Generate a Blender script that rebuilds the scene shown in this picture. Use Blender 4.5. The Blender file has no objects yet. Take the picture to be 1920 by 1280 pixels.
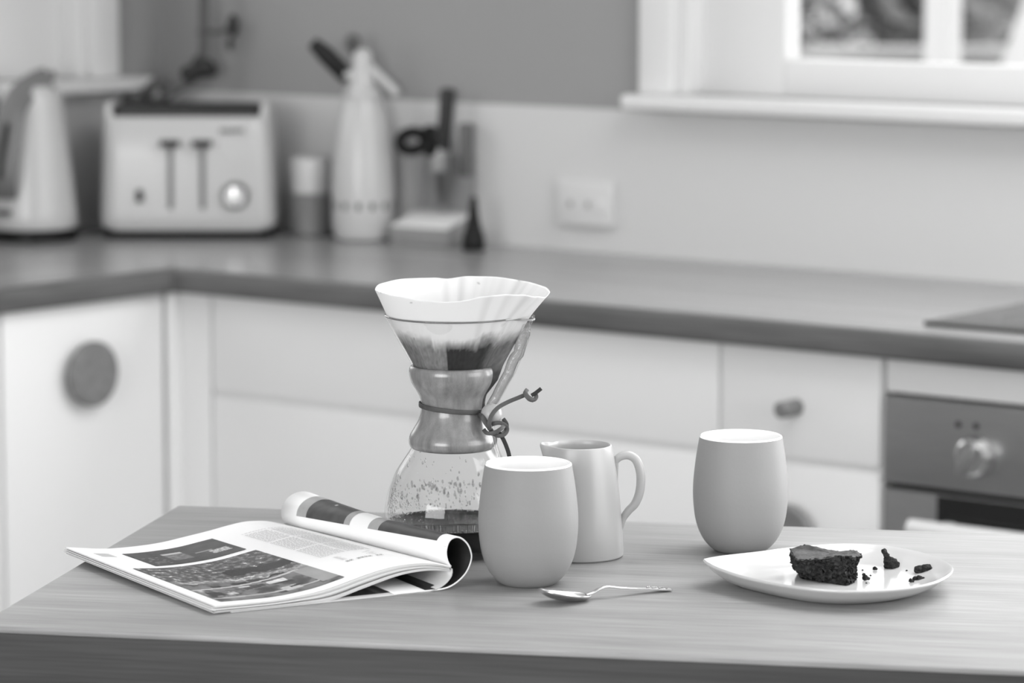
import bpy, bmesh, math, random
import numpy as np
from mathutils import Vector, noise
random.seed(7)
PI = math.pi
S = bpy.context.scene
COL = S.collection

# ------------------------------------------------------------------ camera
F = 6360.0                      # focal length in pixels of the 1920x1280 frame
PITCH, HEAD = math.radians(7.2), math.radians(128.0)
CAM = np.array([4.30, -4.47, 1.454])
f0 = np.array([math.cos(HEAD), math.sin(HEAD), 0.0])
rt = np.array([math.sin(HEAD), -math.cos(HEAD), 0.0])
fw = f0 * math.cos(PITCH) - np.array([0, 0, 1.0]) * math.sin(PITCH)
cu = np.cross(rt, fw)
cd = bpy.data.cameras.new('camera')
cam = bpy.data.objects.new('camera', cd)
COL.objects.link(cam)
cam.location = CAM
cam.rotation_euler = (PI / 2 - PITCH, 0, HEAD - PI / 2)
cd.sensor_width = 36.0
cd.lens = F / 1920.0 * 36.0
cd.clip_start, cd.clip_end = 0.05, 200
cd.dof.use_dof = True
cd.dof.focus_distance = 2.88
cd.dof.aperture_fstop = 6.0
S.camera = cam

# ------------------------------------------------------------------ world, light, exposure
W = bpy.data.worlds.new('overcast_sky')
S.world = W
W.use_nodes = True
W.node_tree.nodes['Background'].inputs[0].default_value = (1, 1, 1, 1)
W.node_tree.nodes['Background'].inputs[1].default_value = 2.6
vs = S.view_settings
vs.view_transform = 'Standard'
vs.look = 'None'
vs.exposure = 0.06
vs.gamma = 1.0
vs.use_curve_mapping = False
cy = S.cycles
cy.use_denoising = True
cy.max_bounces = 8
cy.transparent_max_bounces = 16
cy.caustics_reflective = False
cy.caustics_refractive = False
cy.sample_clamp_indirect = 4.0


def area_light(name, loc, direction, sx, sy, watts):
    """area lamp"""
    l = bpy.data.lights.new(name, 'AREA')
    l.shape, l.size, l.size_y, l.energy = 'RECTANGLE', sx, sy, watts
    o = bpy.data.objects.new(name, l)
    COL.objects.link(o)
    o.location = loc
    o.rotation_euler = Vector(direction).to_track_quat('-Z', 'Y').to_euler()
    return o


area_light('added_back_right_light', (3.60, 0.02, 1.45), (0, -1, 0), 1.7, 1.7, 56)  # added lamp in an unseen opening, gives directional light from back right
area_light('daylight_right_window', (4.88, -1.75, 1.5), (-1, 0, 0), 1.7, 1.4, 18)
area_light('daylight_rear_window', (3.1, -6.48, 1.55), (0, 1, 0), 2.6, 1.5, 96)
area_light('added_ceiling_fill', (3.0, -1.15, 2.585), (0, 0, -1), 1.8, 1.2, 36)  # added overhead fill lamp; the ceiling has no opening here


# ------------------------------------------------------------------ pixel helpers (directions only)
def ray(x, y):
    return fw + rt * ((x - 960) / F) - cu * ((y - 640) / F)


def onz(x, y, z=0.9):
    d = ray(x, y)
    return CAM + d * ((z - CAM[2]) / d[2])


def onplane(x, y, p, n):
    d = ray(x, y)
    return CAM + d * (np.dot(np.array(p) - CAM, n) / np.dot(d, n))


class Axis:
    """vertical axis of a thing standing on a horizontal surface, seen at pixel (x, y)"""
    def __init__(self, x, y, z=0.9, P=None):
        self.x0 = x
        self.P = onz(x, y, z) if P is None else np.array(P, float)
        rel = self.P - CAM
        self.s = float(rel @ fw) / F

    def z(self, y):
        rel = self.P - CAM
        t = (640 - y) / F
        return (t * (rel @ fw) - rel @ cu) / (cu[2] - t * fw[2])

    def prof(self, pts):
        return [(r * self.s, self.z(y)) for r, y in pts]

    def pt(self, x, y, t=0.0):
        """pixel (x,y), t pixels nearer the camera than the axis -> local (right, away, up)"""
        return Vector(((x - self.x0) * self.s, -t * self.s, self.z(y - 0.16 * t)))


RZ = HEAD - PI / 2        # local x = picture right, local y = away


# ------------------------------------------------------------------ materials (the photograph is black and white)
MATS = {}


def mat(name, g, rough=0.5, metal=0.0, spec=0.5, coat=0.0, var=0.0, vscale=8.0, stretch=(1, 1, 1), bump=0.0, bscale=60.0,
        detail=4.0, dark=None):
    if name in MATS:
        return MATS[name]
    m = bpy.data.materials.new(name)
    m.use_nodes = True
    nt = m.node_tree
    b = nt.nodes['Principled BSDF']
    b.inputs['Base Color'].default_value = (g, g, g, 1)
    b.inputs['Roughness'].default_value = rough
    b.inputs['Metallic'].default_value = metal
    b.inputs['Specular IOR Level'].default_value = spec
    b.inputs['Coat Weight'].default_value = coat
    b.inputs['Coat Roughness'].default_value = 0.12
    if var or bump:
        tc = nt.nodes.new('ShaderNodeTexCoord')
        mp = nt.nodes.new('ShaderNodeMapping')
        mp.inputs['Scale'].default_value = stretch
        nt.links.new(tc.outputs['Object'], mp.inputs[0])
    if var:
        n = nt.nodes.new('ShaderNodeTexNoise')
        n.inputs['Scale'].default_value = vscale
        n.inputs['Detail'].default_value = detail
        nt.links.new(mp.outputs[0], n.inputs['Vector'])
        r = nt.nodes.new('ShaderNodeMapRange')
        r.inputs['From Min'].default_value, r.inputs['From Max'].default_value = 0.3, 0.7
        r.inputs['To Min'].default_value = g * (1 - var)
        r.inputs['To Max'].default_value = g * (1 + var)
        nt.links.new(n.outputs[0], r.inputs['Value'])
        nt.links.new(r.outputs[0], b.inputs['Base Color'])
    if bump:
        n2 = nt.nodes.new('ShaderNodeTexNoise')
        n2.inputs['Scale'].default_value = bscale
        n2.inputs['Detail'].default_value = 3
        nt.links.new(mp.outputs[0], n2.inputs['Vector'])
        bp = nt.nodes.new('ShaderNodeBump')
        bp.inputs['Strength'].default_value = bump
        bp.inputs['Distance'].default_value = 0.002
        nt.links.new(n2.outputs[0], bp.inputs['Height'])
        nt.links.new(bp.outputs[0], b.inputs['Normal'])
    MATS[name] = m
    return m


def wood(name, g, rough=0.45, axis=0, var=0.25, scale=1.0, line=0.12, spec=0.5, coat=0.0):
    """long straight grain along a local axis: broad streaks, fine fibres"""
    if name in MATS:
        return MATS[name]
    m = mat(name, g, rough, spec=spec, coat=coat)
    nt = m.node_tree
    b = nt.nodes['Principled BSDF']
    tc = nt.nodes.new('ShaderNodeTexCoord')

    def noise_at(sc, st, det):
        mp = nt.nodes.new('ShaderNodeMapping')
        v = [st, st, st]
        v[axis] = 1.0
        mp.inputs['Scale'].default_value = [a * sc for a in v]
        nt.links.new(tc.outputs['Object'], mp.inputs[0])
        n = nt.nodes.new('ShaderNodeTexNoise')
        n.inputs['Scale'].default_value = 1.0
        n.inputs['Detail'].default_value = det
        nt.links.new(mp.outputs[0], n.inputs['Vector'])
        return n.outputs[0]

    def ramp(sock, lo, hi, a, c):
        r = nt.nodes.new('ShaderNodeMapRange')
        r.inputs['From Min'].default_value, r.inputs['From Max'].default_value = lo, hi
        r.inputs['To Min'].default_value, r.inputs['To Max'].default_value = a, c
        nt.links.new(sock, r.inputs['Value'])
        return r.outputs[0]

    def mul(a, c):
        k = nt.nodes.new('ShaderNodeMath')
        k.operation = 'MULTIPLY'
        nt.links.new(a, k.inputs[0])
        if isinstance(c, float):
            k.inputs[1].default_value = c
        else:
            nt.links.new(c, k.inputs[1])
        return k.outputs[0]
    broad = ramp(noise_at(2.2 * scale, 9, 3), 0.3, 0.7, 1 - var, 1 + var)
    fine = ramp(noise_at(7 * scale, 42, 4), 0.35, 0.65, 1 - line, 1 + line)
    crack = ramp(noise_at(5 * scale, 14, 2), 0.70, 0.78, 1.0, 0.7)
    col = mul(mul(mul(broad, fine), crack), g)
    nt.links.new(col, b.inputs['Base Color'])
    bp = nt.nodes.new('ShaderNodeBump')
    bp.inputs['Strength'].default_value = 0.12
    bp.inputs['Distance'].default_value = 0.001
    nt.links.new(fine, bp.inputs['Height'])
    nt.links.new(bp.outputs[0], b.inputs['Normal'])
    return m


def glass(name, tint=0.95, rough=0.02, k=1.0, bump=0.0, bscale=200.0):
    """clear thin glass: see-through with Fresnel reflection"""
    if name in MATS:
        return MATS[name]
    m = bpy.data.materials.new(name)
    m.use_nodes = True
    nt = m.node_tree
    nt.nodes.remove(nt.nodes['Principled BSDF'])
    out = nt.nodes['Material Output']
    tr = nt.nodes.new('ShaderNodeBsdfTransparent')
    tr.inputs[0].default_value = (tint, tint, tint, 1)
    gl = nt.nodes.new('ShaderNodeBsdfGlossy')
    gl.inputs['Roughness'].default_value = rough
    fr = nt.nodes.new('ShaderNodeLayerWeight')
    fr.inputs['Blend'].default_value = 0.5
    mx = nt.nodes.new('ShaderNodeMixShader')
    if bump:
        tc = nt.nodes.new('ShaderNodeTexCoord')
        n = nt.nodes.new('ShaderNodeTexNoise')
        n.inputs['Scale'].default_value = bscale
        n.inputs['Detail'].default_value = 2
        nt.links.new(tc.outputs['Object'], n.inputs['Vector'])
        bp = nt.nodes.new('ShaderNodeBump')
        bp.inputs['Strength'].default_value = bump
        bp.inputs['Distance'].default_value = 0.001
        nt.links.new(n.outputs[0], bp.inputs['Height'])
        nt.links.new(bp.outputs[0], gl.inputs['Normal'])
        nt.links.new(bp.outputs[0], fr.inputs['Normal'])
    pw = nt.nodes.new('ShaderNodeMath')          # Schlick's approximation
    pw.operation = 'POWER'
    pw.inputs[1].default_value = 5.0
    nt.links.new(fr.outputs['Facing'], pw.inputs[0])
    mt = nt.nodes.new('ShaderNodeMath')
    mt.operation = 'MULTIPLY_ADD'
    mt.inputs[1].default_value = 0.9 * k
    mt.inputs[2].default_value = 0.022 * k
    mt.use_clamp = True
    nt.links.new(pw.outputs[0], mt.inputs[0])
    nt.links.new(mt.outputs[0], mx.inputs[0])
    nt.links.new(tr.outputs[0], mx.inputs[1])
    nt.links.new(gl.outputs[0], mx.inputs[2])
    nt.links.new(mx.outputs[0], out.inputs['Surface'])
    MATS[name] = m
    return m


def printed(name, rough=0.4, transl=0.0):
    """ink on paper / stain in paper: colour from the mesh's own colour attribute"""
    if name in MATS:
        return MATS[name]
    m = bpy.data.materials.new(name)
    m.use_nodes = True
    nt = m.node_tree
    b = nt.nodes['Principled BSDF']
    a = nt.nodes.new('ShaderNodeVertexColor')
    a.layer_name = 'ink'
    nt.links.new(a.outputs[0], b.inputs['Base Color'])
    b.inputs['Roughness'].default_value = rough
    if transl:
        out = nt.nodes['Material Output']
        t = nt.nodes.new('ShaderNodeBsdfTranslucent')
        nt.links.new(a.outputs[0], t.inputs[0])
        mx = nt.nodes.new('ShaderNodeMixShader')
        mx.inputs[0].default_value = transl
        nt.links.new(b.outputs[0], mx.inputs[1])
        nt.links.new(t.outputs[0], mx.inputs[2])
        nt.links.new(mx.outputs[0], out.inputs['Surface'])
    MATS[name] = m
    return m


def backsplash_mat():
    """pale wall panel with rows of little pressed dots"""
    m = mat('backsplash_paint', 0.60, 0.45)
    nt = m.node_tree
    b = nt.nodes['Principled BSDF']
    tc = nt.nodes.new('ShaderNodeTexCoord')
    v = nt.nodes.new('ShaderNodeTexVoronoi')
    v.inputs['Scale'].default_value = 85
    v.inputs['Randomness'].default_value = 0.15
    mp = nt.nodes.new('ShaderNodeMapping')
    mp.inputs['Scale'].default_value = (1, 1, 1.3)
    nt.links.new(tc.outputs['Object'], mp.inputs[0])
    nt.links.new(mp.outputs[0], v.inputs['Vector'])
    n = nt.nodes.new('ShaderNodeTexNoise')
    n.inputs['Scale'].default_value = 14
    nt.links.new(tc.outputs['Object'], n.inputs['Vector'])
    r = nt.nodes.new('ShaderNodeMapRange')
    r.inputs['From Min'].default_value, r.inputs['From Max'].default_value = 0.1, 0.35
    r.inputs['To Min'].default_value, r.inputs['To Max'].default_value = 0.46, 0.58
    nt.links.new(v.outputs['Distance'], r.inputs['Value'])
    mx = nt.nodes.new('ShaderNodeMix')
    mx.inputs[0].default_value = 0.35
    nt.links.new(r.outputs[0], mx.inputs[2])
    mx.inputs[3].default_value = 0.56
    nt.links.new(mx.outputs[0], b.inputs['Base Color'])
    bp = nt.nodes.new('ShaderNodeBump')
    bp.inputs['Strength'].default_value = 0.3
    bp.inputs['Distance'].default_value = 0.001
    nt.links.new(v.outputs['Distance'], bp.inputs['Height'])
    nt.links.new(bp.outputs[0], b.inputs['Normal'])
    return m


# ------------------------------------------------------------------ mesh builder
class MB:
    def __init__(self):
        self.v, self.f, self.c = [], [], None

    def add(self, vs_, fs):
        o = len(self.v)
        self.v += [tuple(map(float, p)) for p in vs_]
        self.f += [tuple(i + o for i in q) for q in fs]
        return self

    def box(self, a, b):
        (x0, y0, z0), (x1, y1, z1) = a, b
        vs_ = [(x0, y0, z0), (x1, y0, z0), (x1, y1, z0), (x0, y1, z0), (x0, y0, z1), (x1, y0, z1), (x1, y1, z1), (x0, y1, z1)]
        return self.add(vs_, [(0, 3, 2, 1), (4, 5, 6, 7), (0, 1, 5, 4), (1, 2, 6, 5), (2, 3, 7, 6), (3, 0, 4, 7)])

    def lathe(self, prof, n=64, rf=None, cx=0.0, cy_=0.0, a0=0.0, a1=2 * PI, close=False):
        full = abs(a1 - a0 - 2 * PI) < 1e-6
        m = n if full else n + 1
        vs_, fs = [], []
        k = len(prof)
        for (r, z) in prof:
            for i in range(m):
                a = a0 + (a1 - a0) * i / n
                rr = r if rf is None else rf(r, z, a)
                vs_.append((cx + rr * math.cos(a), cy_ + rr * math.sin(a), z))
        for j in range(k - 1 if not close else k):
            j2 = (j + 1) % k
            for i in range(n):
                i2 = (i + 1) % m
                fs.append((j * m + i, j * m + i2, j2 * m + i2, j2 * m + i))
        if close and not full:
            fs.append(tuple(j * m for j in range(k)))
            fs.append(tuple(j * m + m - 1 for j in reversed(range(k))))
        return self.add(vs_, fs)

    def grid(self, rows):
        """rows: list of equally long lists of points"""
        m = len(rows[0])
        return self.add([p for r in rows for p in r],
                        [(j * m + i, j * m + i + 1, (j + 1) * m + i + 1, (j + 1) * m + i) for j in range(len(rows) - 1) for i in range(m - 1)])

    def tube(self, path, w, h=None, n=8, closed=False, sq=1.0, taper=None, upv=(0, 0, 1)):
        """swept tube, half-widths w (sideways) and h (along up); sq<1 makes it boxier"""
        h = w if h is None else h
        P = [Vector(p) for p in path]
        L = len(P)
        vs_, fs = [], []
        for i, p in enumerate(P):
            if closed:
                t = P[(i + 1) % L] - P[i - 1]
            else:
                t = P[min(i + 1, L - 1)] - P[max(i - 1, 0)]
            t.normalize()
            u = Vector(upv)
            u = u - t * u.dot(t)
            if u.length < 1e-3:
                u = Vector((0, 1, 0)) - t * t.y
            u.normalize()
            s = t.cross(u)
            k = 1.0 if taper is None else taper(i / (L - 1))
            for j in range(n):
                a = 2 * PI * (j + 0.5) / n
                ca, sa = math.cos(a), math.sin(a)
                ca = math.copysign(abs(ca) ** sq, ca)
                sa = math.copysign(abs(sa) ** sq, sa)
                vs_.append(p + s * (ca * w * k) + u * (sa * h * k))
        for i in range(L if closed else L - 1):
            i2 = (i + 1) % L
            for j in range(n):
                fs.append((i * n + j, i * n + (j + 1) % n, i2 * n + (j + 1) % n, i2 * n + j))
        if not closed:
            fs.append(tuple(reversed(range(n))))
            fs.append(tuple((L - 1) * n + j for j in range(n)))
        return self.add(vs_, fs)

    def ball(self, c, r, n=10, m=6, sc=(1, 1, 1)):
        vs_ = [(c[0], c[1], c[2] + r * sc[2])]
        for j in range(1, m):
            b = PI * j / m
            for i in range(n):
                a = 2 * PI * i / n
                vs_.append((c[0] + r * sc[0] * math.sin(b) * math.cos(a), c[1] + r * sc[1] * math.sin(b) * math.sin(a), c[2] + r * sc[2] * math.cos(b)))
        vs_.append((c[0], c[1], c[2] - r * sc[2]))
        fs = [(0, 1 + i, 1 + (i + 1) % n) for i in range(n)]
        for j in range(m - 2):
            for i in range(n):
                fs.append((1 + j * n + i, 1 + (j + 1) * n + i, 1 + (j + 1) * n + (i + 1) % n, 1 + j * n + (i + 1) % n))
        e = len(vs_) - 1
        fs += [(e, 1 + (m - 2) * n + (i + 1) % n, 1 + (m - 2) * n + i) for i in range(n)]
        return self.add(vs_, fs)

    def prism(self, poly, a, b, plane='xz'):
        """extrude polygon (2-D) between a and b along the third axis"""
        n = len(poly)
        def p3(q, t):
            return {'xz': (q[0], t, q[1]), 'xy': (q[0], q[1], t), 'yz': (t, q[0], q[1])}[plane]
        return self.add([p3(q, a) for q in poly] + [p3(q, b) for q in poly],
                        [tuple(range(n)), tuple(reversed(range(n, 2 * n)))] + [(i, (i + 1) % n, n + (i + 1) % n, n + i) for i in range(n)])

    def build(self, name, material, parent=None, bevel=0.0, seg=2, smooth=True, angle=35, colors=None, merge=False):
        me = bpy.data.meshes.new(name)
        me.from_pydata(self.v, [], self.f)
        bm = bmesh.new()
        bm.from_mesh(me)
        if merge:
            bmesh.ops.remove_doubles(bm, verts=bm.verts, dist=1e-6)
        if colors is None:
            bmesh.ops.recalc_face_normals(bm, faces=bm.faces)
        if bevel:
            ed = [e for e in bm.edges if len(e.link_faces) == 2 and e.calc_face_angle(0) > 0.5]
            bmesh.ops.bevel(bm, geom=ed, offset=bevel, segments=seg, profile=0.6, affect='EDGES', clamp_overlap=True)
        bm.to_mesh(me)
        bm.free()
        if colors is not None:
            at = me.color_attributes.new('ink', 'FLOAT_COLOR', 'POINT')
            at.data.foreach_set('color', [q for c in colors for q in (c, c, c, 1.0)])
        if smooth:
            me.polygons.foreach_set('use_smooth', [True] * len(me.polygons))
            me.set_sharp_from_angle(angle=math.radians(angle))
        me.materials.append(material)
        o = bpy.data.objects.new(name, me)
        COL.objects.link(o)
        if parent is not None:
            o.parent = parent
        return o


def thing(name, label, cat, loc=(0, 0, 0), rz=0.0, group=None):
    o = bpy.data.objects.new(name, None)
    COL.objects.link(o)
    o.empty_display_size = 0.05
    o.location = loc
    o.rotation_euler = (0, 0, rz)
    tag(o, label, cat, group)
    return o


def tag(o, label=None, cat=None, group=None, kind=None):
    for k, v in (('label', label), ('category', cat), ('group', group), ('kind', kind)):
        if v:
            o[k] = v
    return o


def box(name, a, b, m, parent=None, bevel=0.0, kind=None, label=None):
    o = MB().box(a, b).build(name, m, parent, bevel)
    return tag(o, kind=kind, label=label)


def catmull(pts, n=6, closed=False):
    P = [Vector(p) for p in pts]
    L = len(P)
    out = []
    for i in range(L if closed else L - 1):
        g = (lambda k: P[k % L]) if closed else (lambda k: P[max(0, min(L - 1, k))])
        a, b, c, d = g(i - 1), g(i), g(i + 1), g(i + 2)
        for j in range(n):
            t = j / n
            out.append(0.5 * ((2 * b) + (c - a) * t + (2 * a - 5 * b + 4 * c - d) * t * t + (3 * b - a - 3 * c + d) * t ** 3))
    if not closed:
        out.append(P[-1])
    return out


# common materials
M_WALL = mat('wall_paint', 0.28, 0.75)
M_WHITE = mat('white_gloss_paint', 0.69, 0.35)
M_CAB = mat('cabinet_white', 0.74, 0.38)
M_CARC = mat('cabinet_carcass', 0.70, 0.5)
M_SPLASH = backsplash_mat()
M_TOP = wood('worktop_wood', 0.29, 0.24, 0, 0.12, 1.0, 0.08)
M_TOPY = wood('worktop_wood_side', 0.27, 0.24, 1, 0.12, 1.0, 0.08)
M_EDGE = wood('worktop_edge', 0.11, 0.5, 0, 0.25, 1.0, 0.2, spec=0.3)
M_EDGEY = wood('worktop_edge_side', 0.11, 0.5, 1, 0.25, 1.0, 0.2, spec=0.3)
M_KNOBW = wood('knob_wood', 0.17, 0.5, 0, 0.2, 3.0, 0.12)
M_STEEL = mat('brushed_steel', 0.40, 0.38, metal=1.0, var=0.06, vscale=20, stretch=(1, 20, 20))
M_CHROME = mat('polished_metal', 0.62, 0.18, metal=1.0)
M_BLACK = mat('black_plastic', 0.006, 0.4, spec=0.2)
M_BLACKGL = mat('black_glass', 0.008, 0.08)
M_DARK = mat('dark_plastic', 0.028, 0.45, spec=0.3)
M_MIDGREY = mat('mid_grey_plastic', 0.16, 0.4)
M_APPL = mat('appliance_enamel', 0.50, 0.3)
M_PANE = glass('window_glass', 0.97, 0.0)
M_FLOOR = wood('floor_boards', 0.20, 0.4, 1, 0.2, 0.6)

# ------------------------------------------------------------------ room shell
XR, YR, ZC = 4.9, -6.5, 2.6


def wall_with_holes(name, m, along, u0, u1, d0, d1, holes):
    """wall box between d0 and d1 in depth, spanning u0..u1, with rectangular openings (ua, ub, za, zb)"""
    mb = MB()
    def put(ua, ub, za, zb):
        if ub - ua < 1e-4 or zb - za < 1e-4:
            return
        if along == 'x':
            mb.box((ua, d0, za), (ub, d1, zb))
        else:
            mb.box((d0, ua, za), (d1, ub, zb))
    cur = u0
    for (ua, ub, za, zb) in sorted(holes):
        put(cur, ua, 0, ZC)
        put(ua, ub, 0, za)
        put(ua, ub, zb, ZC)
        cur = ub
    put(cur, u1, 0, ZC)
    return tag(mb.build(name, m), kind='structure')


box('floor', (-0.15, YR - 0.15, -0.1), (XR + 0.15, 0.15, 0), M_FLOOR, kind='structure')
wall_with_holes('wall_back', M_WALL, 'x', -0.15, XR + 0.15, 0, 0.15, [(1.14, 2.56, 1.165, 2.2), (2.75, 4.45, 0.6, 2.3)])  # second opening is added out of view for the back-right light
wall_with_holes('wall_left', M_WALL, 'y', YR, 0, -0.15, 0, [(-1.60, -0.185, 1.165, 2.2)])
M_LIGHTWALL = mat('pale_wall_paint', 0.55, 0.8)
wall_with_holes('wall_right', M_LIGHTWALL, 'y', YR, 0, XR, XR + 0.15, [(-2.6, -0.9, 0.8, 2.2)])
wall_with_holes('wall_rear', M_LIGHTWALL, 'x', -0.15, XR + 0.15, YR - 0.15, YR, [(1.8, 4.4, 0.8, 2.3)])
M_CEIL = mat('ceiling_paint', 0.80, 0.8)
box('ceiling', (-0.15, YR - 0.15, ZC), (XR + 0.15, 0.15, ZC + 0.1), M_CEIL, kind='structure')
# pale pressed-pattern panel under the windows
tag(MB().box((0.005, -0.006, 0.9), (3.1, -0.0002, 1.136)).build('trim_1', M_SPLASH), kind='structure')
tag(MB().box((0.0002, -1.48, 0.9), (0.006, -0.006, 1.136)).build('trim_2', M_SPLASH), kind='structure')


def window(name, along, u0, u1, glass_u0, glass_z0, sill0, mullion=None):
    """u0: outer edge of the casing, glass starts at glass_u0; the room side is negative y (along x) or positive x (along y)"""
    root = bpy.data.objects.new(name, None)
    COL.objects.link(root)
    root['kind'] = 'structure'
    sgn = 1 if u1 > u0 else -1
    def bx(nm, ua, ub, d0, d1, z0, z1, m=M_WHITE, bev=0.004):
        a, b = min(ua, ub), max(ua, ub)
        if along == 'x':
            return box(nm, (a, d0, z0), (b, d1, z1), m, root, bev)
        return box(nm, (-d1, a, z0), (-d0, b, z1), m, root, bev)
    def up(u, d):
        return u + sgn * d
    zt = 2.2
    bx('casing', u0, up(u0, 0.065), -0.022, 0, 1.165, zt + 0.06)
    bx('casing', up(u1, -0.065), u1, -0.022, 0, 1.165, zt + 0.06)
    bx('casing', up(u0, 0.065), up(u1, -0.065), -0.022, 0, zt, zt + 0.06)
    bx('jamb', up(u0, 0.055), up(u0, 0.085), 0.0, 0.14, 1.165, zt)
    bx('jamb', up(u1, -0.085), up(u1, -0.055), 0.0, 0.14, 1.165, zt)
    bx('window_sill', sill0, up(u1, 0.045), -0.058, 0.10, 1.140, 1.1645, bev=0.008)
    # sash
    g0, g1 = glass_u0, up(u1, -0.16)
    bx('sash', up(u0, 0.085), g0, 0.04, 0.085, 1.1645, zt - 0.02)
    bx('sash', g1, up(u1, -0.085), 0.04, 0.085, 1.1645, zt - 0.02)
    bx('sash', g0, g1, 0.04, 0.085, 1.1645, glass_z0)
    bx('sash', g0, g1, 0.04, 0.085, zt - 0.08, zt - 0.02)
    bx('pane', g0, g1, 0.06, 0.064, glass_z0, zt - 0.08, M_PANE, 0)
    return root


window('window_1', 'x', 1.083, 2.617, 1.325, 1.2245, 1.072)
window('window_2', 'y', -0.128, -1.657, -0.375, 1.2245, -0.072)
for nm, lst in (('added_window_3', [((2.75, 0.03, 0.6), (2.83, 0.1, 2.3)), ((4.37, 0.03, 0.6), (4.45, 0.1, 2.3)), ((2.83, 0.03, 0.6), (4.37, 0.1, 0.68)), ((2.83, 0.03, 2.22), (4.37, 0.1, 2.3))]),  # frame of the unseen opening added for the back-right light
                ('window_4', [((XR + .03, -2.6, .8), (XR + .1, -2.53, 2.2)), ((XR + .03, -0.97, .8), (XR + .1, -0.9, 2.2)), ((XR + .03, -2.53, .8), (XR + .1, -0.97, .87)), ((XR + .03, -2.53, 2.13), (XR + .1, -0.97, 2.2))]),
                ('window_5', [((1.8, YR - .1, .8), (1.87, YR - .03, 2.3)), ((4.33, YR - .1, .8), (4.4, YR - .03, 2.3)), ((1.87, YR - .1, .8), (4.33, YR - .03, .87)), ((1.87, YR - .1, 2.23), (4.33, YR - .03, 2.3))])):
    r_ = bpy.data.objects.new(nm, None)
    COL.objects.link(r_)
    r_['kind'] = 'structure'
    for a, b in lst:
        box('window_frame', a, b, M_WHITE, r_, 0.004)

# ------------------------------------------------------------------ garden beyond the window
M_LAWN = mat('garden_ground', 0.42, 0.9, var=0.12, vscale=1.5)
M_LEAF = mat('dark_leaf', 0.10, 0.6, var=0.3, vscale=3)
M_LEAF2 = mat('pale_leaf', 0.26, 0.6, var=0.3, vscale=3)
M_PETAL = mat('white_petal', 0.85, 0.6)
M_BARK = mat('bark', 0.12, 0.8)
M_OUTW = mat('outdoor_white', 0.5, 0.6)
gr = box('garden_ground', (-14, 0.2, -0.3), (8, 40, -0.25), M_LAWN)
tag(gr, 'pale lawn stretching away outside the kitchen window', 'lawn', kind='structure')


def leaves(mb, c, rad, n, size, sc=(1, 1, 1)):
    for _ in range(n):
        d = Vector((random.gauss(0, 1), random.gauss(0, 1), random.gauss(0, 1))).normalized() * (rad * (0.55 + 0.45 * random.random()))
        p = Vector(c) + Vector((d.x * sc[0], d.y * sc[1], d.z * sc[2]))
        a = Vector((random.gauss(0, 1), random.gauss(0, 1), random.gauss(0, 1))).normalized() * size
        b = a.orthogonal().normalized() * size * 0.45
        n_ = a.cross(b).normalized() * size * 0.12
        mb.add([p - a, p + b + n_, p + a, p - b + n_], [(0, 1, 2, 3)])


def garden_pos(px, depth):
    d = ray(px, 70)
    q = CAM + d * (depth / (d @ f0))
    return np.array([q[0], q[1], -0.25])


def shrub(px, depth, h, r, m, label, flowers=None):
    p = garden_pos(px, depth)
    t = thing('garden_shrub', label, 'shrub', p)
    mb = MB()
    leaves(mb, (0, 0, h - r * 0.9), r, 1100, 0.09, (1, 1, 1.0))
    leaves(mb, (0, 0, (h - r * 0.9) * 0.6), r * 0.9, 700, 0.09, (1, 1, 0.9))
    mb.build('foliage', m, t, smooth=False)
    st = MB()
    for k in range(5):
        a = k * 1.26
        st.tube([(0.03 * math.cos(a), 0.03 * math.sin(a), 0), (0.15 * math.cos(a), 0.15 * math.sin(a), h * 0.35), (0.4 * r * math.cos(a), 0.4 * r * math.sin(a), h * 0.7)], 0.015, n=6)
    st.build('stem', M_BARK, t)
    for (fx, fz, fr) in (flowers or []):
        q = CAM + ray(fx, fz) * ((depth - r * 0.75) / (ray(fx, fz) @ f0)) - p
        fb = MB()
        leaves(fb, q, fr, 260, 0.028)
        fb.ball(q, fr * 0.72, 10, 7)
        fb.build('blossom', M_PETAL, t, smooth=False)
    return t


shrub(1330, 10.6, 1.80, 0.27, M_LEAF, 'dark leafy shrub at the window edge beside the pale flowering one')
shrub(1565, 12.6, 1.72, 0.5, M_LEAF, 'dark shrub with big white blossoms outside the window', [(1540, 42, 0.085), (1575, 20, 0.06), (1602, 72, 0.075), (1555, 85, 0.06)])
shrub(1730, 15.5, 1.90, 0.5, M_LEAF2, 'pale shrub behind the white garden post')
shrub(1870, 18.5, 1.90, 0.6, M_LEAF, 'dark shrub behind the white canvas tent')
pw_ = garden_pos(1660, 11.4)
gw = thing('garden_wall', 'low pale garden wall in front of the shrubs outside', 'wall', pw_, RZ)
MB().box((-0.9, -0.05, 0), (0.9, 0.05, 1.22)).build('wall_body', mat('pale_render', 0.40, 0.9, var=0.15, vscale=6), gw, 0.01)
MB().box((-0.92, -0.07, 1.2201), (0.92, 0.07, 1.26)).build('coping', mat('pale_render', 0.40, 0.9), gw, 0.01)
p = garden_pos(1768, 8.6)
pst = thing('garden_post', 'slim white post standing in the garden outside the window', 'post', p)
MB().box((-0.035, -0.035, 0), (0.035, 0.035, 2.6)).build('post_shaft', M_OUTW, pst, 0.004)
MB().box((-0.05, -0.05, 0), (0.05, 0.05, 0.12)).build('post_base', M_OUTW, pst, 0.004)
p = garden_pos(1905, 9.5)
tent = thing('garden_tent', 'white sloping canvas tent outside the window', 'tent', p, RZ)
MB().prism([(-0.28, 0.0), (0.9, 0.0), (0.9, 2.1), (0.42, 2.1)], 0.0, 1.2).build('canvas', M_OUTW, tent, 0.01)
MB().tube([(-0.27, -0.02, 0), (0.43, -0.02, 2.12)], 0.012, n=8).build('tent_pole', M_OUTW, tent)

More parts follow.
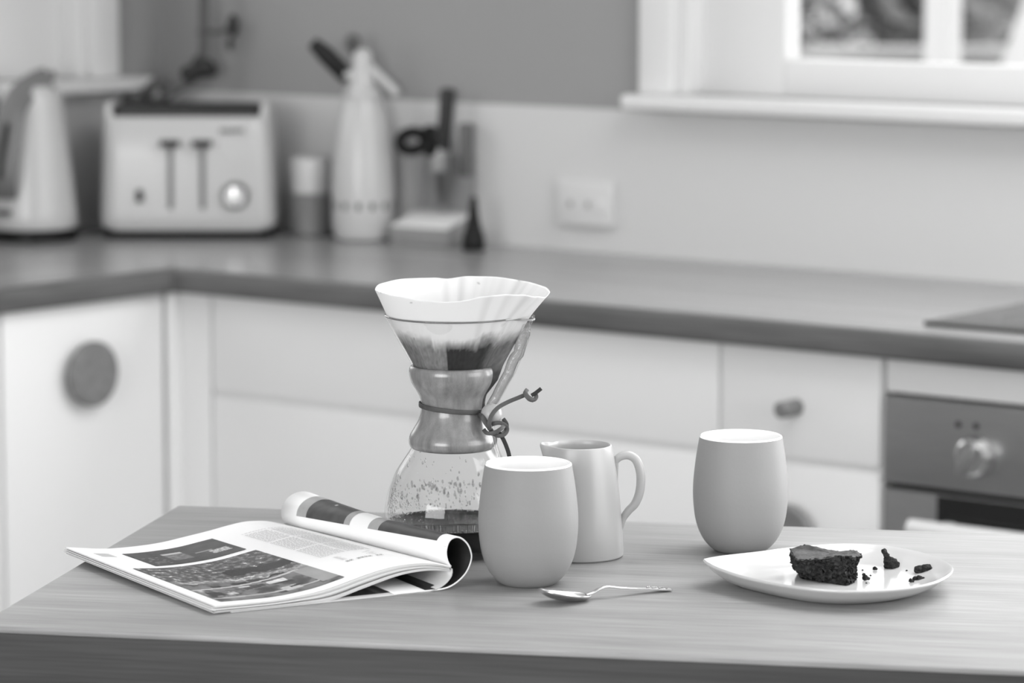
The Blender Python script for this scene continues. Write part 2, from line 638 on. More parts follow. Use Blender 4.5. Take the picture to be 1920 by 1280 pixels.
# ------------------------------------------------------------------ cabinets and worktop
ZB, ZT = 0.862, 0.9
GAP = 0.706


def disc_knob(parent, loc, axis, r=0.055, L=0.03):
    """large round wooden disc handle on a short stem"""
    mb = MB()
    pr = [(0.0001, L - 0.014), (r - 0.003, L - 0.014), (r, L - 0.011), (r, L - 0.003), (r - 0.003, L), (0.0001, L)]
    mb.lathe(pr, 40)
    mb.lathe([(0.012, 0), (0.012, L - 0.014)], 16)
    rot = {'x': lambda v: (v[2], v[0], v[1]), '-y': lambda v: (v[0], -v[2], v[1])}[axis]
    mb.v = [tuple(np.array(rot(v)) + np.array(loc)) for v in mb.v]
    return tag(mb.build('disc_handle', M_KNOBW, parent), label='round wooden disc handle')


def peg(parent, loc, L=0.042, r=0.0115):
    mb = MB()
    mb.lathe([(0.0001, L), (r - 0.002, L), (r, L - 0.002), (r, 0), (0.0001, 0)], 20)
    mb.v = [tuple(np.array((v[0], -v[2], v[1])) + np.array(loc)) for v in mb.v]
    return tag(mb.build('peg_handle', M_KNOBW, parent), label='round wooden peg handle')


def base_unit_back(x0, x1, label):
    t = thing('base_cabinet', label, 'cabinet', (x0, -0.575, 0))
    w = x1 - x0
    box('carcass', (0, -0.014, 0.1), (w, 0.565, ZB - 0.001), M_CARC, t)
    box('plinth', (0, 0.05, 0), (w, 0.07, 0.1), M_CARC, t)
    return t, w


fy0, fy1 = -0.02, -0.0143       # fronts in the local y of a back-run unit (front face at y=-0.595)
t, w = base_unit_back(0.672, 1.641, 'wide white drawer cabinet in the corner behind the coffee maker')
dr = box('drawer', (0.003, fy0, GAP + 0.004), (w - 0.002, fy1, ZB - 0.003), M_CAB, t, 0.0015)
peg(dr, (w * 0.5, fy0, 0.785))
box('drawer', (0.003, fy0, 0.42), (w - 0.002, fy1, GAP - 0.005), M_CAB, t, 0.0015)
box('drawer', (0.003, fy0, 0.105), (w - 0.002, fy1, 0.413), M_CAB, t, 0.0015)
t, w = base_unit_back(1.642, 1.906, 'narrow white drawer cabinet with wooden peg handle beside the oven')
dr = box('drawer', (0.002, fy0, GAP + 0.004), (w - 0.003, fy1, ZB - 0.003), M_CAB, t, 0.0015)
peg(dr, (0.127, fy0, 0.781))
dr = box('drawer', (0.002, fy0, 0.105), (w - 0.003, fy1, GAP - 0.005), M_CAB, t, 0.0015)
disc_knob(dr, (0.124, fy0, 0.602), '-y', 0.047)
t, w = base_unit_back(2.512, 3.10, 'white cabinet on the far side of the oven')
box('door', (0.002, fy0, 0.105), (w - 0.002, fy1, ZB - 0.003), M_CAB, t, 0.0015)
# left run
t = thing('base_cabinet', 'white corner cabinet with round wooden disc handle on its door', 'cabinet', (0.01, -0.97, 0))
box('carcass', (0, 0, 0.1), (0.579, 0.345, ZB - 0.001), M_CARC, t)
box('plinth', (0.49, 0, 0), (0.51, 0.345, 0.1), M_CARC, t)
d = box('door', (0.5793, 0.003, 0.105), (0.585, 0.347, ZB - 0.003), M_CAB, t, 0.0015)
disc_knob(d, (0.585, 0.173, 0.7516), 'x', 0.0505, 0.026)
for y0, y1, lb in ((-1.48, -0.972, 'white cabinet beside the disc-handled corner cabinet'),):
    t = thing('base_cabinet', lb, 'cabinet', (0.01, y0, 0))
    box('carcass', (0, 0, 0.1), (0.579, y1 - y0, ZB - 0.001), M_CARC, t)
    d = box('door', (0.5793, 0.003, 0.105), (0.585, y1 - y0 - 0.003, ZB - 0.003), M_CAB, t, 0.0015)
# corner filler
t = thing('corner_filler', 'white corner filler panel between the two cabinet runs', 'panel', (0.595, -0.6, 0))
MB().box((0.0, -0.018, 0.1), (0.012, 0.02, ZB - 0.001)).build('filler_side', M_CAB, t, 0.001)
MB().box((-0.012, -0.0248, 0.1), (-0.006, 0.004, ZB - 0.001)).build('filler_back', M_CAB, t)
MB().box((0.012, 0.006, 0.1), (0.076, 0.010, ZB - 0.001)).build('filler_front', M_CAB, t, 0.001)

# worktop: one continuous L with a rounded wooden edge
t = thing('worktop', 'L-shaped dark wooden kitchen worktop along both walls', 'worktop', (0, 0, 0))
MB().box((0.0008, -0.607, ZB), (3.1, -0.0065, ZT)).build('worktop_slab', M_TOP, t)
MB().box((0.0065, -1.48, ZB), (0.607, -0.607, ZT)).build('worktop_slab', M_TOPY, t)


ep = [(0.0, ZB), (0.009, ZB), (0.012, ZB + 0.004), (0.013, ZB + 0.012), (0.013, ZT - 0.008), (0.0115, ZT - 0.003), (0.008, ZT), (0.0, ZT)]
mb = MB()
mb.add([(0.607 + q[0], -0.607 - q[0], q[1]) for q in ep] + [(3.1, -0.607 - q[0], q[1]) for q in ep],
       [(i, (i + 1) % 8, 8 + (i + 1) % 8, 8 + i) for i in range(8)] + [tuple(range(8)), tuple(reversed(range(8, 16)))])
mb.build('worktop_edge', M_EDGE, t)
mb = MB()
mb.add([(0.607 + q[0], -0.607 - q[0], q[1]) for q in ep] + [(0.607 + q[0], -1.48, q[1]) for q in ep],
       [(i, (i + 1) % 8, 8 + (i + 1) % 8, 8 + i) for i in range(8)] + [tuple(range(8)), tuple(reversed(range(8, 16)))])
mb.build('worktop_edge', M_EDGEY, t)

# hob
t = thing('cooktop', 'black glass cooktop set in the worktop above the oven', 'cooktop', (1.933, -0.535, ZT))
MB().box((0, 0, 0.0002), (0.56, 0.46, 0.0065)).build('cooktop_glass', mat('hob_glass', 0.06, 0.22), t, 0.0015)
for cx, cy_, r in ((0.15, 0.12, 0.09), (0.15, 0.34, 0.07), (0.41, 0.12, 0.07), (0.41, 0.34, 0.09)):
    MB().lathe([(r, 0.0066), (r, 0.007), (r + 0.002, 0.007), (r + 0.002, 0.0066)], 40, cx=cx, cy_=cy_).build('burner_ring', M_MIDGREY, t)

# oven
t = thing('oven', 'built-in steel oven with a round knob and black glass door', 'oven', (1.910, -0.595, 0))
box('oven_body', (0.002, 0.02, 0.1), (0.598, 0.58, ZB - 0.001), M_DARK, t)
box('filler_panel', (0.002, 0.0, 0.815), (0.598, 0.0195, ZB - 0.002), M_CAB, t, 0.001)
cp = box('control_panel', (0.002, -0.004, 0.692), (0.598, 0.0195, 0.811), M_STEEL, t, 0.0015)
for kx in (0.146, 0.45):
    mb = MB()
    mb.lathe([(0.0001, 0.02), (0.021, 0.02), (0.025, 0.017), (0.029, 0.003), (0.029, 0.0), (0.0001, 0.0)], 36)
    mb.v = [(v[0] + kx, -v[2] - 0.0045, v[1] + 0.741) for v in mb.v]
    kn = mb.build('control_knob', M_CHROME, t)
    kb = MB().box((-0.006, -0.012, -0.022), (0.006, 0.0, 0.022))
    ang = -0.5
    kb.v = [(v[0] * math.cos(ang) - v[2] * math.sin(ang) + kx, v[1] - 0.0245, v[0] * math.sin(ang) + v[2] * math.cos(ang) + 0.741) for v in kb.v]
    kb.build('grip', M_CHROME, kn, 0.002)
    for dx in (-0.029, -0.002):
        mb = MB().lathe([(0.0001, 0.0), (0.0045, 0.0), (0.0045, 0.0006), (0.0001, 0.0006)], 12)
        mb.v = [(v[0] + kx + dx, -v[2] - 0.0041, v[1] + 0.781) for v in mb.v]
        mb.build('dial_mark', M_DARK, cp)
dr = box('oven_door', (0.002, -0.002, 0.12), (0.598, 0.0195, 0.684), M_STEEL, t, 0.0015)
box('door_glass', (0.086, -0.0045, 0.18), (0.514, -0.0021, 0.682), M_BLACKGL, dr, 0.001)
hb = MB().tube([(0.07, -0.045, 0.642), (0.53, -0.045, 0.642)], 0.013, n=14)
hb.box((0.10, -0.045, 0.636), (0.115, -0.003, 0.648))
hb.box((0.485, -0.045, 0.636), (0.50, -0.003, 0.648))
hb.build('door_handle', mat('handle_metal', 0.8, 0.3, metal=0.3), dr)

# wall socket
t = thing('power_outlet', 'white wall socket plate on the pale backsplash', 'outlet', (0.972, -0.0062, 0.98))
MB().box((-0.056, -0.012, -0.037), (0.056, 0, 0.04)).build('socket_plate', mat('socket_white', 0.60, 0.4), t, 0.004)
for dx in (-0.028, 0.008):
    MB().box((dx - 0.004, -0.0128, -0.007), (dx + 0.004, -0.0118, 0.004)).build('socket_slot', mat('socket_grey', 0.30, 0.5), t)
MB().box((0.03, -0.0145, -0.012), (0.042, -0.0118, 0.008)).build('switch', M_WHITE, t, 0.001)


# ------------------------------------------------------------------ things on the worktop
def stand(px, Y=None, X=None):
    """axis on the worktop in pixel column px at wall distance Y (back wall) or X (left wall)"""
    d = ray(px, 440)
    q = CAM + d * ((Y - CAM[1]) / d[1] if Y is not None else (X - CAM[0]) / d[0])
    return Axis(px, 0, P=(q[0], q[1], ZT))


# toaster
TO = onz(350, 448, ZT)
t = thing('toaster', 'white four-slice toaster with two levers and a dial in the corner', 'toaster', TO, RZ)
ks = float((TO - CAM) @ fw) / F
A = Axis(350, 448, ZT)


def tz(y):
    return A.z(y)


def rrect(w, d, r, n=5, cy_=0.0):
    out = []
    for (sx, sy, a0) in ((1, 1, 0), (-1, 1, 90), (-1, -1, 180), (1, -1, 270)):
        for i in range(n + 1):
            a = math.radians(a0 + 90 * i / n)
            out.append((sx * (w - r) + r * math.cos(a), cy_ + sy * (d - r) + r * math.sin(a)))
    return out


def loft(rings):
    mb = MB()
    n = len(rings[0][0])
    vs_ = [(x, y, z) for poly, z in rings for (x, y) in poly]
    fs = [(j * n + i, j * n + (i + 1) % n, (j + 1) * n + (i + 1) % n, (j + 1) * n + i) for j in range(len(rings) - 1) for i in range(n)]
    fs += [tuple(reversed(range(n))), tuple((len(rings) - 1) * n + i for i in range(n))]
    return mb.add(vs_, fs)


dp = 0.088
loft([(rrect(0.142, dp - .008, 0.03, cy_=dp), 0.0), (rrect(0.146, dp - .004, 0.03, cy_=dp), 0.012), (rrect(0.146, dp - .004, 0.03, cy_=dp), tz(433))]).build('toaster_base', M_BLACK, t)
ztop = tz(212)
body = loft([(rrect(0.140, dp - .006, 0.03, cy_=dp), tz(434)), (rrect(0.149, dp - .001, 0.03, cy_=dp), tz(424)), (rrect(0.150, dp, 0.03, cy_=dp), tz(405)),
      (rrect(0.146, dp - .003, 0.03, cy_=dp), tz(300)), (rrect(0.142, dp - .006, 0.028, cy_=dp), tz(226)), (rrect(0.139, dp - .009, 0.026, cy_=dp), tz(221)),
      (rrect(0.134, dp - .014, 0.024, cy_=dp), tz(219))]).build('toaster_body', M_APPL, t)
tp = loft([(rrect(0.128, dp - .012, 0.022, cy_=dp), tz(219)), (rrect(0.128, dp - .012, 0.022, cy_=dp), tz(205)), (rrect(0.124, dp - .016, 0.02, cy_=dp), tz(201))]).build('toaster_top', M_DARK, t)
for sy in (0.055, 0.12):
    for sx in (-0.062, 0.062):
        MB().box((sx - 0.056, sy - 0.013, tz(201) - 0.001), (sx + 0.056, sy + 0.013, tz(201) + 0.0015)).build('bread_slot', M_BLACK, t, 0.003)
# raised cheeks at both ends
for sx in (-1, 1):
    mb = MB().prism([(sx * 0.141, tz(240)), (sx * 0.139, tz(196)), (sx * 0.134, tz(192)), (sx * 0.128, tz(196)), (sx * 0.124, tz(240))], 0.02, 2 * dp - 0.02)
    mb.build('end_cheek', M_APPL, t, 0.003)
def fy(y):      # front of the body at pixel row y
    return 0.0045 if y < 300 else 0.0005
for lx in (321, 381):
    x = (lx - 350) * ks
    MB().box((x - 0.0045, fy(330) - 0.003, tz(392)), (x + 0.0045, fy(330) + 0.01, tz(268))).build('lever_slot', M_MIDGREY, t, 0.002)
    mb = MB().box((x - 0.016, -0.022, tz(274)), (x + 0.016, 0.004, tz(262)))
    mb.box((x - 0.004, -0.01, tz(274)), (x + 0.004, 0.006, tz(262)))
    mb.build('lever', M_DARK, t, 0.002)
x = (263 - 350) * ks
MB().box((x - 0.0055, -0.007, tz(379)), (x + 0.0055, 0.003, tz(355))).build('push_button', M_DARK, t, 0.002)
mb = MB().lathe([(0.0001, 0.016), (0.017, 0.016), (0.0205, 0.012), (0.0215, 0.0), (0.0001, 0.0)], 32)
x = (442 - 350) * ks
zz = tz(367)
mb.v = [(v[0] + x, -v[2] + 0.001, v[1] + zz) for v in mb.v]
dl = mb.build('dial', M_CHROME, t)
mb = MB().box((x - 0.003, -0.021, zz - 0.016), (x + 0.003, -0.0152, zz + 0.016))
mb.build('dial_grip', M_CHROME, dl, 0.001)
mb = MB().lathe([(0.022, 0.0), (0.022, 0.003), (0.0245, 0.003), (0.0245, 0.0)], 32)
mb.v = [(v[0] + x, -v[2] + 0.001, v[1] + zz) for v in mb.v]
mb.build('dial_ring', M_MIDGREY, dl)
x = (437 - 350) * ks
mb = MB()
for i in range(6):
    x0 = x - 0.021 + i * 0.0072
    mb.box((x0, 0.0015, tz(249)), (x0 + 0.005, 0.008, tz(241)))
mb.build('logo', M_MIDGREY, t)

# kettle
d_ = ray(62, 440)
q_ = CAM + d_ * ((0.0925 - CAM[0]) / d_[0])
K = Axis(62, 0, P=(0.0925, q_[1], ZT))
dd = K.P - CAM
K.x0 = 960 + F * (dd @ rt) / (dd @ fw)
t = thing('kettle', 'white conical electric kettle with grey handle beside the toaster', 'kettle', K.P, RZ)
kr = lambda px: px * K.s
MB().lathe([(0.0001, 0), (kr(80), 0), (kr(84), 0.004), (kr(84), 0.016), (kr(78), 0.02), (0.0001, 0.02)], 48).build('kettle_base', M_BLACK, t)
rk = 78
MB().lathe([(0.0001, 0.0205), (kr(80), 0.0205), (kr(84), 0.028), (kr(83), 0.045), (kr(77), 0.10), (kr(69), 0.16), (kr(61), 0.22), (kr(57), 0.249), (kr(52), 0.256), (0.0001, 0.256)], 48).build('kettle_body', M_APPL, t)
MB().lathe([(0.0001, 0.2625), (kr(46), 0.2625), (kr(51), 0.2565), (0.0001, 0.2565)], 40).build('lid', M_APPL, t)
# handle over the camera side: arched loop with a dark inset gauge strip
hp = catmull([K.pt(98, 150, 10), K.pt(76, 162, 30), K.pt(52, 186, 56), K.pt(38, 225, 84), K.pt(30, 290, 104), K.pt(24, 345, 106), K.pt(22, 374, 84)], 6)
MB().tube(hp, kr(25), kr(9), n=10, sq=0.7, upv=(0, -1, 0.2)).build('handle', mat('handle_grey', 0.15, 0.45), t)
MB().tube(catmull([K.pt(33, 242, 102), K.pt(27, 290, 117), K.pt(20, 345, 120)], 5), kr(5), kr(4), n=8, upv=(0, -1, 0.2)).build('gauge_strip', M_BLACK, t)
sp = MB()
sp.tube(catmull([K.pt(80, 172, 0), K.pt(95, 150, 0), K.pt(106, 134, 0)], 4), kr(15), kr(12), n=10, taper=lambda q: 1 - 0.45 * q)
sp.build('lid_tab', mat('handle_grey', 0.15, 0.45), t)
mb = MB()
for i in range(5):
    q = K.pt(6 + i * 6.2, 405, 79)
    mb.box((q.x - 0.0019, q.y - 0.004, q.z - 0.005), (q.x + 0.0019, q.y + 0.004, q.z + 0.005))
mb.build('logo', M_DARK, t)

# potted plant behind the toaster
P_ = (0.118, -0.10, ZT)
A = Axis(0, 0, P=P_)
dd = A.P - CAM
A.x0 = 960 + F * (dd @ rt) / (dd @ fw)
t = thing('potted_plant', 'dark flowering plant with a tall bare stem behind the toaster', 'plant', P_, RZ)
MB().lathe([(0.0001, 0), (0.036, 0), (0.040, 0.004), (0.052, 0.10), (0.054, 0.105), (0.050, 0.105), (0.046, 0.095), (0.0001, 0.095)], 32).build('pot', M_MIDGREY, t)
M_STEM = mat('plant_stem', 0.07, 0.6)
M_PETALD = mat('dark_petal', 0.012, 0.6)
M_LEAFD = mat('dark_plant_leaf', 0.025, 0.5)
stp = catmull([(0, 0, 0.09), A.pt(285, 215), A.pt(300, 188), A.pt(335, 168), A.pt(372, 140), A.pt(384, 100), A.pt(386, 40), A.pt(387, -60), A.pt(380, -160)], 6)
MB().tube(stp, 0.0085, n=8, taper=lambda q: 0.7 + 0.5 * q if q < 0.6 else 1.0).build('stem', M_STEM, t)
MB().tube(catmull([A.pt(374, 62), A.pt(390, 60), A.pt(420, 58), A.pt(436, 48)], 4), 0.0045, n=6).build('side_stem', M_STEM, t)


def petal_blob(name, pts, m):
    mb = MB()
    for (x, y, tt, r, sx, sz) in pts:
        q = A.pt(x, y, tt)
        mb.ball(q, r, 12, 8, (sx, 0.6, sz))
    return mb.build(name, m, t)


petal_blob('bud', [(440, 48, 0, 0.013, 0.75, 1.6), (434, 82, 0, 0.007, 0.8, 1.9)], M_PETALD)
petal_blob('flower', [(362, 138, 4, 0.020, 1.0, 0.75), (386, 128, 4, 0.021, 1.05, 0.85), (378, 117, 0, 0.014, 1, 0.9), (398, 134, -3, 0.012, 1, 0.8)], M_PETALD)


def blade(pts, wpx, m, name='leaf'):
    P2 = catmull([A.pt(*q) for q in pts], 6)
    L = len(P2) - 1
    rows = []
    for i, q in enumerate(P2):
        w_ = wpx * A.s * math.sin(PI * (0.12 + 0.86 * i / L)) 
        tn = (P2[min(i + 1, L)] - P2[max(i - 1, 0)]).normalized()
        sd = Vector((-tn.z, 0.25, tn.x)).normalized()
        rows.append([q - sd * w_, q + Vector((0, 0.004, -0.003)), q + sd * w_])
    mb = MB().grid(rows)
    o = mb.build(name, m, t)
    md = o.modifiers.new('thickness', 'SOLIDIFY')
    md.thickness = 0.0015
    return o


blade([(275, 222, 0), (262, 205, 4), (246, 190, 10), (236, 178, 14)], 19, M_LEAFD)
blade([(282, 222, 0), (276, 200, 2), (282, 172, 4), (296, 146, 6)], 15, M_LEAFD)
blade([(290, 222, 0), (306, 200, 0), (312, 180, 0), (300, 158, -4)], 12, M_LEAFD)
blade([(285, 222, 0), (270, 208, 10), (258, 202, 16), (244, 206, 24)], 19, M_LEAFD)

# covered dish between toaster and siphon
A = stand(583, Y=-0.072)
t = thing('butter_dish', 'small grey dish with a pale lid between toaster and siphon', 'dish', A.P, RZ)
MB().lathe([(0.0001, 0.0), (0.030, 0.0), (0.034, 0.004), (0.036, 0.070), (0.037, 0.074), (0.034, 0.074), (0.0001, 0.07)], 36).build('dish_base', mat('smoke_ceramic', 0.20, 0.3), t)
MB().lathe([(0.0001, 0.136), (0.030, 0.136), (0.034, 0.133), (0.035, 0.128), (0.033, 0.090), (0.033, 0.0745), (0.0001, 0.0745)], 36).build('dish_lid', mat('pale_ceramic', 0.55, 0.4), t)

# soda siphon
A = stand(681, Y=-0.072)
t = thing('soda_siphon', 'white soda siphon bottle with a black lever and side spout', 'siphon', A.P, RZ)
sc = A.s


def zb(y):
    return (452 - y) * sc


MB().lathe([(0.0001, 0.0), (46 * sc, 0.0), (53 * sc, 0.004), (58 * sc, zb(425)), (59 * sc, zb(390)), (59 * sc, zb(350)), (57 * sc, zb(310)), (53 * sc, zb(275)), (47 * sc, zb(235)),
            (40 * sc, zb(205)), (35 * sc, zb(190)), (0.0001, zb(189))], 48).build('bottle', M_APPL, t)
MB().lathe([(0.0001, zb(188.8)), (36 * sc, zb(188.8)), (36 * sc, zb(178)), (30 * sc, zb(172)), (22 * sc, zb(160)), (19 * sc, zb(120)), (17 * sc, zb(104)), (12 * sc, zb(97)), (0.0001, zb(96))], 32).build('siphon_head', M_APPL, t)
for k in range(14):
    a = 2 * PI * k / 14 + 0.12
    q = Vector((math.cos(a), math.sin(a), 0))
    s_ = Vector((-q.y, q.x, 0))
    mb = MB()
    c = q * (59.2 * sc)
    zc = zb(386)
    pts = [c + s_ * (-4.5 * sc), c + s_ * (4.5 * sc)]
    mb.add([pts[0] + Vector((0, 0, zc - .006)), pts[1] + Vector((0, 0, zc - .006)), pts[1] + Vector((0, 0, zc + .006)), pts[0] + Vector((0, 0, zc + .006))] +
           [u_ - q * 0.003 + Vector((0, 0, dz)) for u_, dz in ((pts[0], zc - .006), (pts[1], zc - .006), (pts[1], zc + .006), (pts[0], zc + .006))],
           [(0, 1, 2, 3), (7, 6, 5, 4), (0, 4, 5, 1), (1, 5, 6, 2), (2, 6, 7, 3), (3, 7, 4, 0)])
    mb.build('band_mark', M_DARK, t)
def sp3(x, y, tt=0):
    return Vector(((x - 681) * sc, -tt * sc, zb(y)))
MB().tube(catmull([sp3(690, 128), sp3(712, 148), sp3(738, 172), sp3(744, 182)], 5), 11 * sc, n=12, taper=lambda q: 1 - 0.25 * q).build('spout', M_APPL, t)
MB().tube([sp3(655, 152), sp3(640, 134), sp3(612, 106), sp3(588, 84)], 12 * sc, 17 * sc, n=12, sq=0.7, taper=lambda q: 0.85 if q < 0.2 else (1.0 if q < 0.8 else 0.7)).build('lever', M_BLACK, t)
MB().tube([sp3(672, 150), sp3(648, 142)], 12 * sc, n=10).build('lever_bracket', M_APPL, t)
MB().ball(sp3(664, 84), 15 * sc, 14, 10, (1, 1, 1.1)).tube([sp3(668, 105), sp3(664, 86)], 9 * sc, n=10).build('top_knob', mat('knob_dark', 0.08, 0.4), t)

# knife stand with knives and scissors
A = stand(812, Y=-0.050)
sc = A.s
KP = A.P.copy()
t = thing('knife_stand', 'clear-fronted knife stand on a pale block base', 'knife stand', KP, RZ - 0.61)
MB().prism([(-0.040, 0.0), (0.040, 0.0), (0.040, 0.05), (-0.040, 0.028)], -0.062, 0.062, 'yz').build('stand_base', mat('stand_grey', 0.26, 0.4), t, 0.002)
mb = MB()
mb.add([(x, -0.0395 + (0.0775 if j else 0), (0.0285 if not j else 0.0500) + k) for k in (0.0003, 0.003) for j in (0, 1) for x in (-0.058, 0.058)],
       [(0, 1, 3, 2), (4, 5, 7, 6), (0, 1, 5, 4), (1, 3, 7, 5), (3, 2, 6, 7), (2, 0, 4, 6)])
mb.build('stand_plate', mat('plate_reflection_white', 0.85, 0.25), t)  # near-white base colour stands in for the plate's specular reflection
for yy in (-0.006, 0.030):
    MB().box((-0.062, yy - 0.0015, 0.052), (0.066, yy + 0.0015, 0.150)).build('stand_panel', glass('acrylic', 0.93, 0.05), t, 0.001)


def knife(x, zt, ang, label, hl=0.10, m=M_DARK):
    k = thing('kitchen_knife', label, 'knife', KP, RZ - 0.61, 'knives in the stand')
    ca, sa = math.cos(ang), math.sin(ang)
    def T(u, v):
        return (x + u * ca + v * sa, zt - v * ca + u * sa)
    bl = [T(-0.014, hl), T(0.014, hl), T(0.013, hl + 0.09), T(-0.004, hl + 0.11)]
    MB().prism([(a, max(b, 0.053)) for a, b in bl], 0.011, 0.013).build('blade', M_STEEL, k)
    MB().prism([T(-0.012, 0.004), T(-0.006, 0), T(0.008, 0), T(0.013, 0.006), T(0.011, hl - 0.01), T(0.013, hl), T(-0.014, hl), T(-0.010, hl * 0.5)], 0.004, 0.020).build('handle', m, k, 0.004)


knife(0.022, 0.262, -0.09, 'tallest dark-handled knife in the knife stand', 0.105)
knife(0.060, 0.205, 0.0, 'shorter grey-handled knife at the end of the knife stand', 0.09, mat('knife_grey', 0.10, 0.4))
knife(0.000, 0.190, 0.05, 'pale-handled knife in the middle of the knife stand', 0.07, mat('knife_pale', 0.42, 0.4))
s2 = thing('kitchen_scissors', 'black-handled scissors tucked into the knife stand', 'scissors', KP, RZ - 0.61)
for cx, cz, rx, rz_, tl in ((-0.048, 0.170, 0.026, 0.016, 0.1), (-0.010, 0.172, 0.011, 0.018, 0.0)):
    pth = [(cx + rx * math.cos(a) , 0.006, cz + rz_ * math.sin(a) + tl * rx * math.cos(a)) for a in [2 * PI * i / 24 for i in range(24)]]
    MB().tube(pth, 0.0095, 0.0095, n=8, closed=True, upv=(0, 1, 0)).build('finger_loop', M_BLACK, s2)
MB().prism([(-0.034, 0.155), (-0.018, 0.155), (-0.022, 0.060), (-0.028, 0.054)], 0.004, 0.008).build('blade', M_STEEL, s2)

A = stand(888, Y=-0.105)
sc = A.s
t = thing('pepper_mill', 'small black flared mill standing beside the knife stand', 'mill', A.P, RZ)
MB().lathe([(0.0001, 0.0), (20 * sc, 0.0), (22 * sc, 0.004), (22 * sc, 0.018), (17 * sc, 0.034), (0.0001, 0.034)], 28).build('mill_base', M_BLACK, t)
MB().lathe([(0.0001, 0.0342), (16 * sc, 0.0342), (11 * sc, 0.055), (8 * sc, 0.075), (6 * sc, 0.088), (0.0001, 0.09)], 28).build('mill_top', M_BLACK, t)

# ------------------------------------------------------------------ table
TA = math.radians(27.0)
TC = onz(335, 947)
tbl = thing('wooden_table', 'thick wooden butcher-block table in the foreground', 'table', TC, TA)
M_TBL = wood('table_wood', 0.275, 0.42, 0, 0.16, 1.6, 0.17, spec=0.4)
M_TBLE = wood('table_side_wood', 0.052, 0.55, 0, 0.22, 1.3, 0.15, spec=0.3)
TD, TL = 0.556, 1.35
MB().box((0, -TD, -0.005), (TL, 0, 0.0)).build('table_top', M_TBL, tbl, 0.0016)
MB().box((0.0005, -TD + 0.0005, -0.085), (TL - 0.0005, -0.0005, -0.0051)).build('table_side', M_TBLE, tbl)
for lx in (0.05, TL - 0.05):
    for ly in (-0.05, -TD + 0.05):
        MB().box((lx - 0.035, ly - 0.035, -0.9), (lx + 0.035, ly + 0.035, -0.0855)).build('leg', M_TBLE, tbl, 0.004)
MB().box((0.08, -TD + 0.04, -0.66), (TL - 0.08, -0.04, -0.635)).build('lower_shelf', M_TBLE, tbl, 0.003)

# ------------------------------------------------------------------ mugs
M_MUGO = mat('matt_grey_glaze', 0.26, 0.55, spec=0.3, bump=0.05, bscale=300)
M_MUGI = mat('white_glaze', 0.93, 0.12)


def mug(px, py, label):
    A = Axis(990.5, 1093)
    o = []
    for r, y in ((48, 1093), (55, 1089), (64, 1081), (73.5, 1069), (83, 1050), (89.5, 1026), (92.6, 1000), (93.6, 978), (92.8, 955), (90.4, 930), (87.2, 905), (83.8, 884), (81.4, 870)):
        o.append((r * A.s, A.z(y)))
    zt = o[-1][1]
    t = thing('mug', label, 'mug', onz(px, py), RZ, 'grey handleless mugs')
    pts = [(0.0001, 0.0006), (44 * A.s, 0.0006), (46 * A.s, 0.0)] + o
    P2 = catmull([(r, 0, z) for r, z in pts[3:]], 4)
    prof = [(0.0001, 0.0006), (44 * A.s, 0.0006), (46 * A.s, 0.0)] + [(v.x, v.z) for v in P2]
    rimr = prof[-1][0]
    w = 0.0024
    inn = [(rimr, zt), (rimr - 0.0004, zt + 0.0009), (rimr - w * 0.5, zt + 0.0014), (rimr - w, zt + 0.0008)]
    for v in reversed(P2[4:-1]):
        inn.append((max(v.x - w * 1.15, 0.001), v.z + 0.001))
    inn += [(0.018, 0.0065), (0.0001, 0.006)]
    MB().lathe(prof, 96).build('mug_outside', M_MUGO, t, merge=True)
    tag(MB().lathe(inn, 96).build('mug_inside', M_MUGI, t, merge=True), label='glossy white glazed inside and rim')
    return t


mug(990.5, 1093, 'grey mug with white inside standing in front of the white jug')
mug(1387.5, 1030.5, 'grey mug with white inside standing behind the plate')

# ------------------------------------------------------------------ jug
A = Axis(1086.5, 1041)
t = thing('milk_jug', 'white tapered ceramic milk jug with loop handle and pouring lip', 'jug', A.P, RZ)
M_JUG = mat('white_stoneware', 0.43, 0.3)
s = A.s
o = A.prof([(79, 1041), (82, 1038), (82.2, 1030), (81, 1000), (77, 950), (71.5, 900), (65.5, 860), (61, 840), (60.5, 837)])
zt = A.z(834)
prof = [(0.0001, 0.002), (70 * s, 0.002), (72 * s, 0.0)] + o + [(59.5 * s, zt), (57.5 * s, zt + 0.0004), (56 * s, zt - 0.001), (55.5 * s, A.z(842)), (58 * s, A.z(860)), (70 * s, A.z(950)), (74 * s, A.z(1015)), (60 * s, 0.008), (0.0001, 0.007)]


def spout(r, z, a):
    d = math.atan2(math.sin(a - PI - 0.12), math.cos(a - PI - 0.12))
    k = max(0.0, min(1.0, (z - A.z(868)) / (zt - A.z(868))))
    k = k * k * (3 - 2 * k)
    e = 0.0 if r < 0.005 else 1.0
    return r + e * k * s * (15 * math.exp(-(d / 0.20) ** 2) - 2.5 * math.exp(-((abs(d) - 0.55) / 0.25) ** 2))


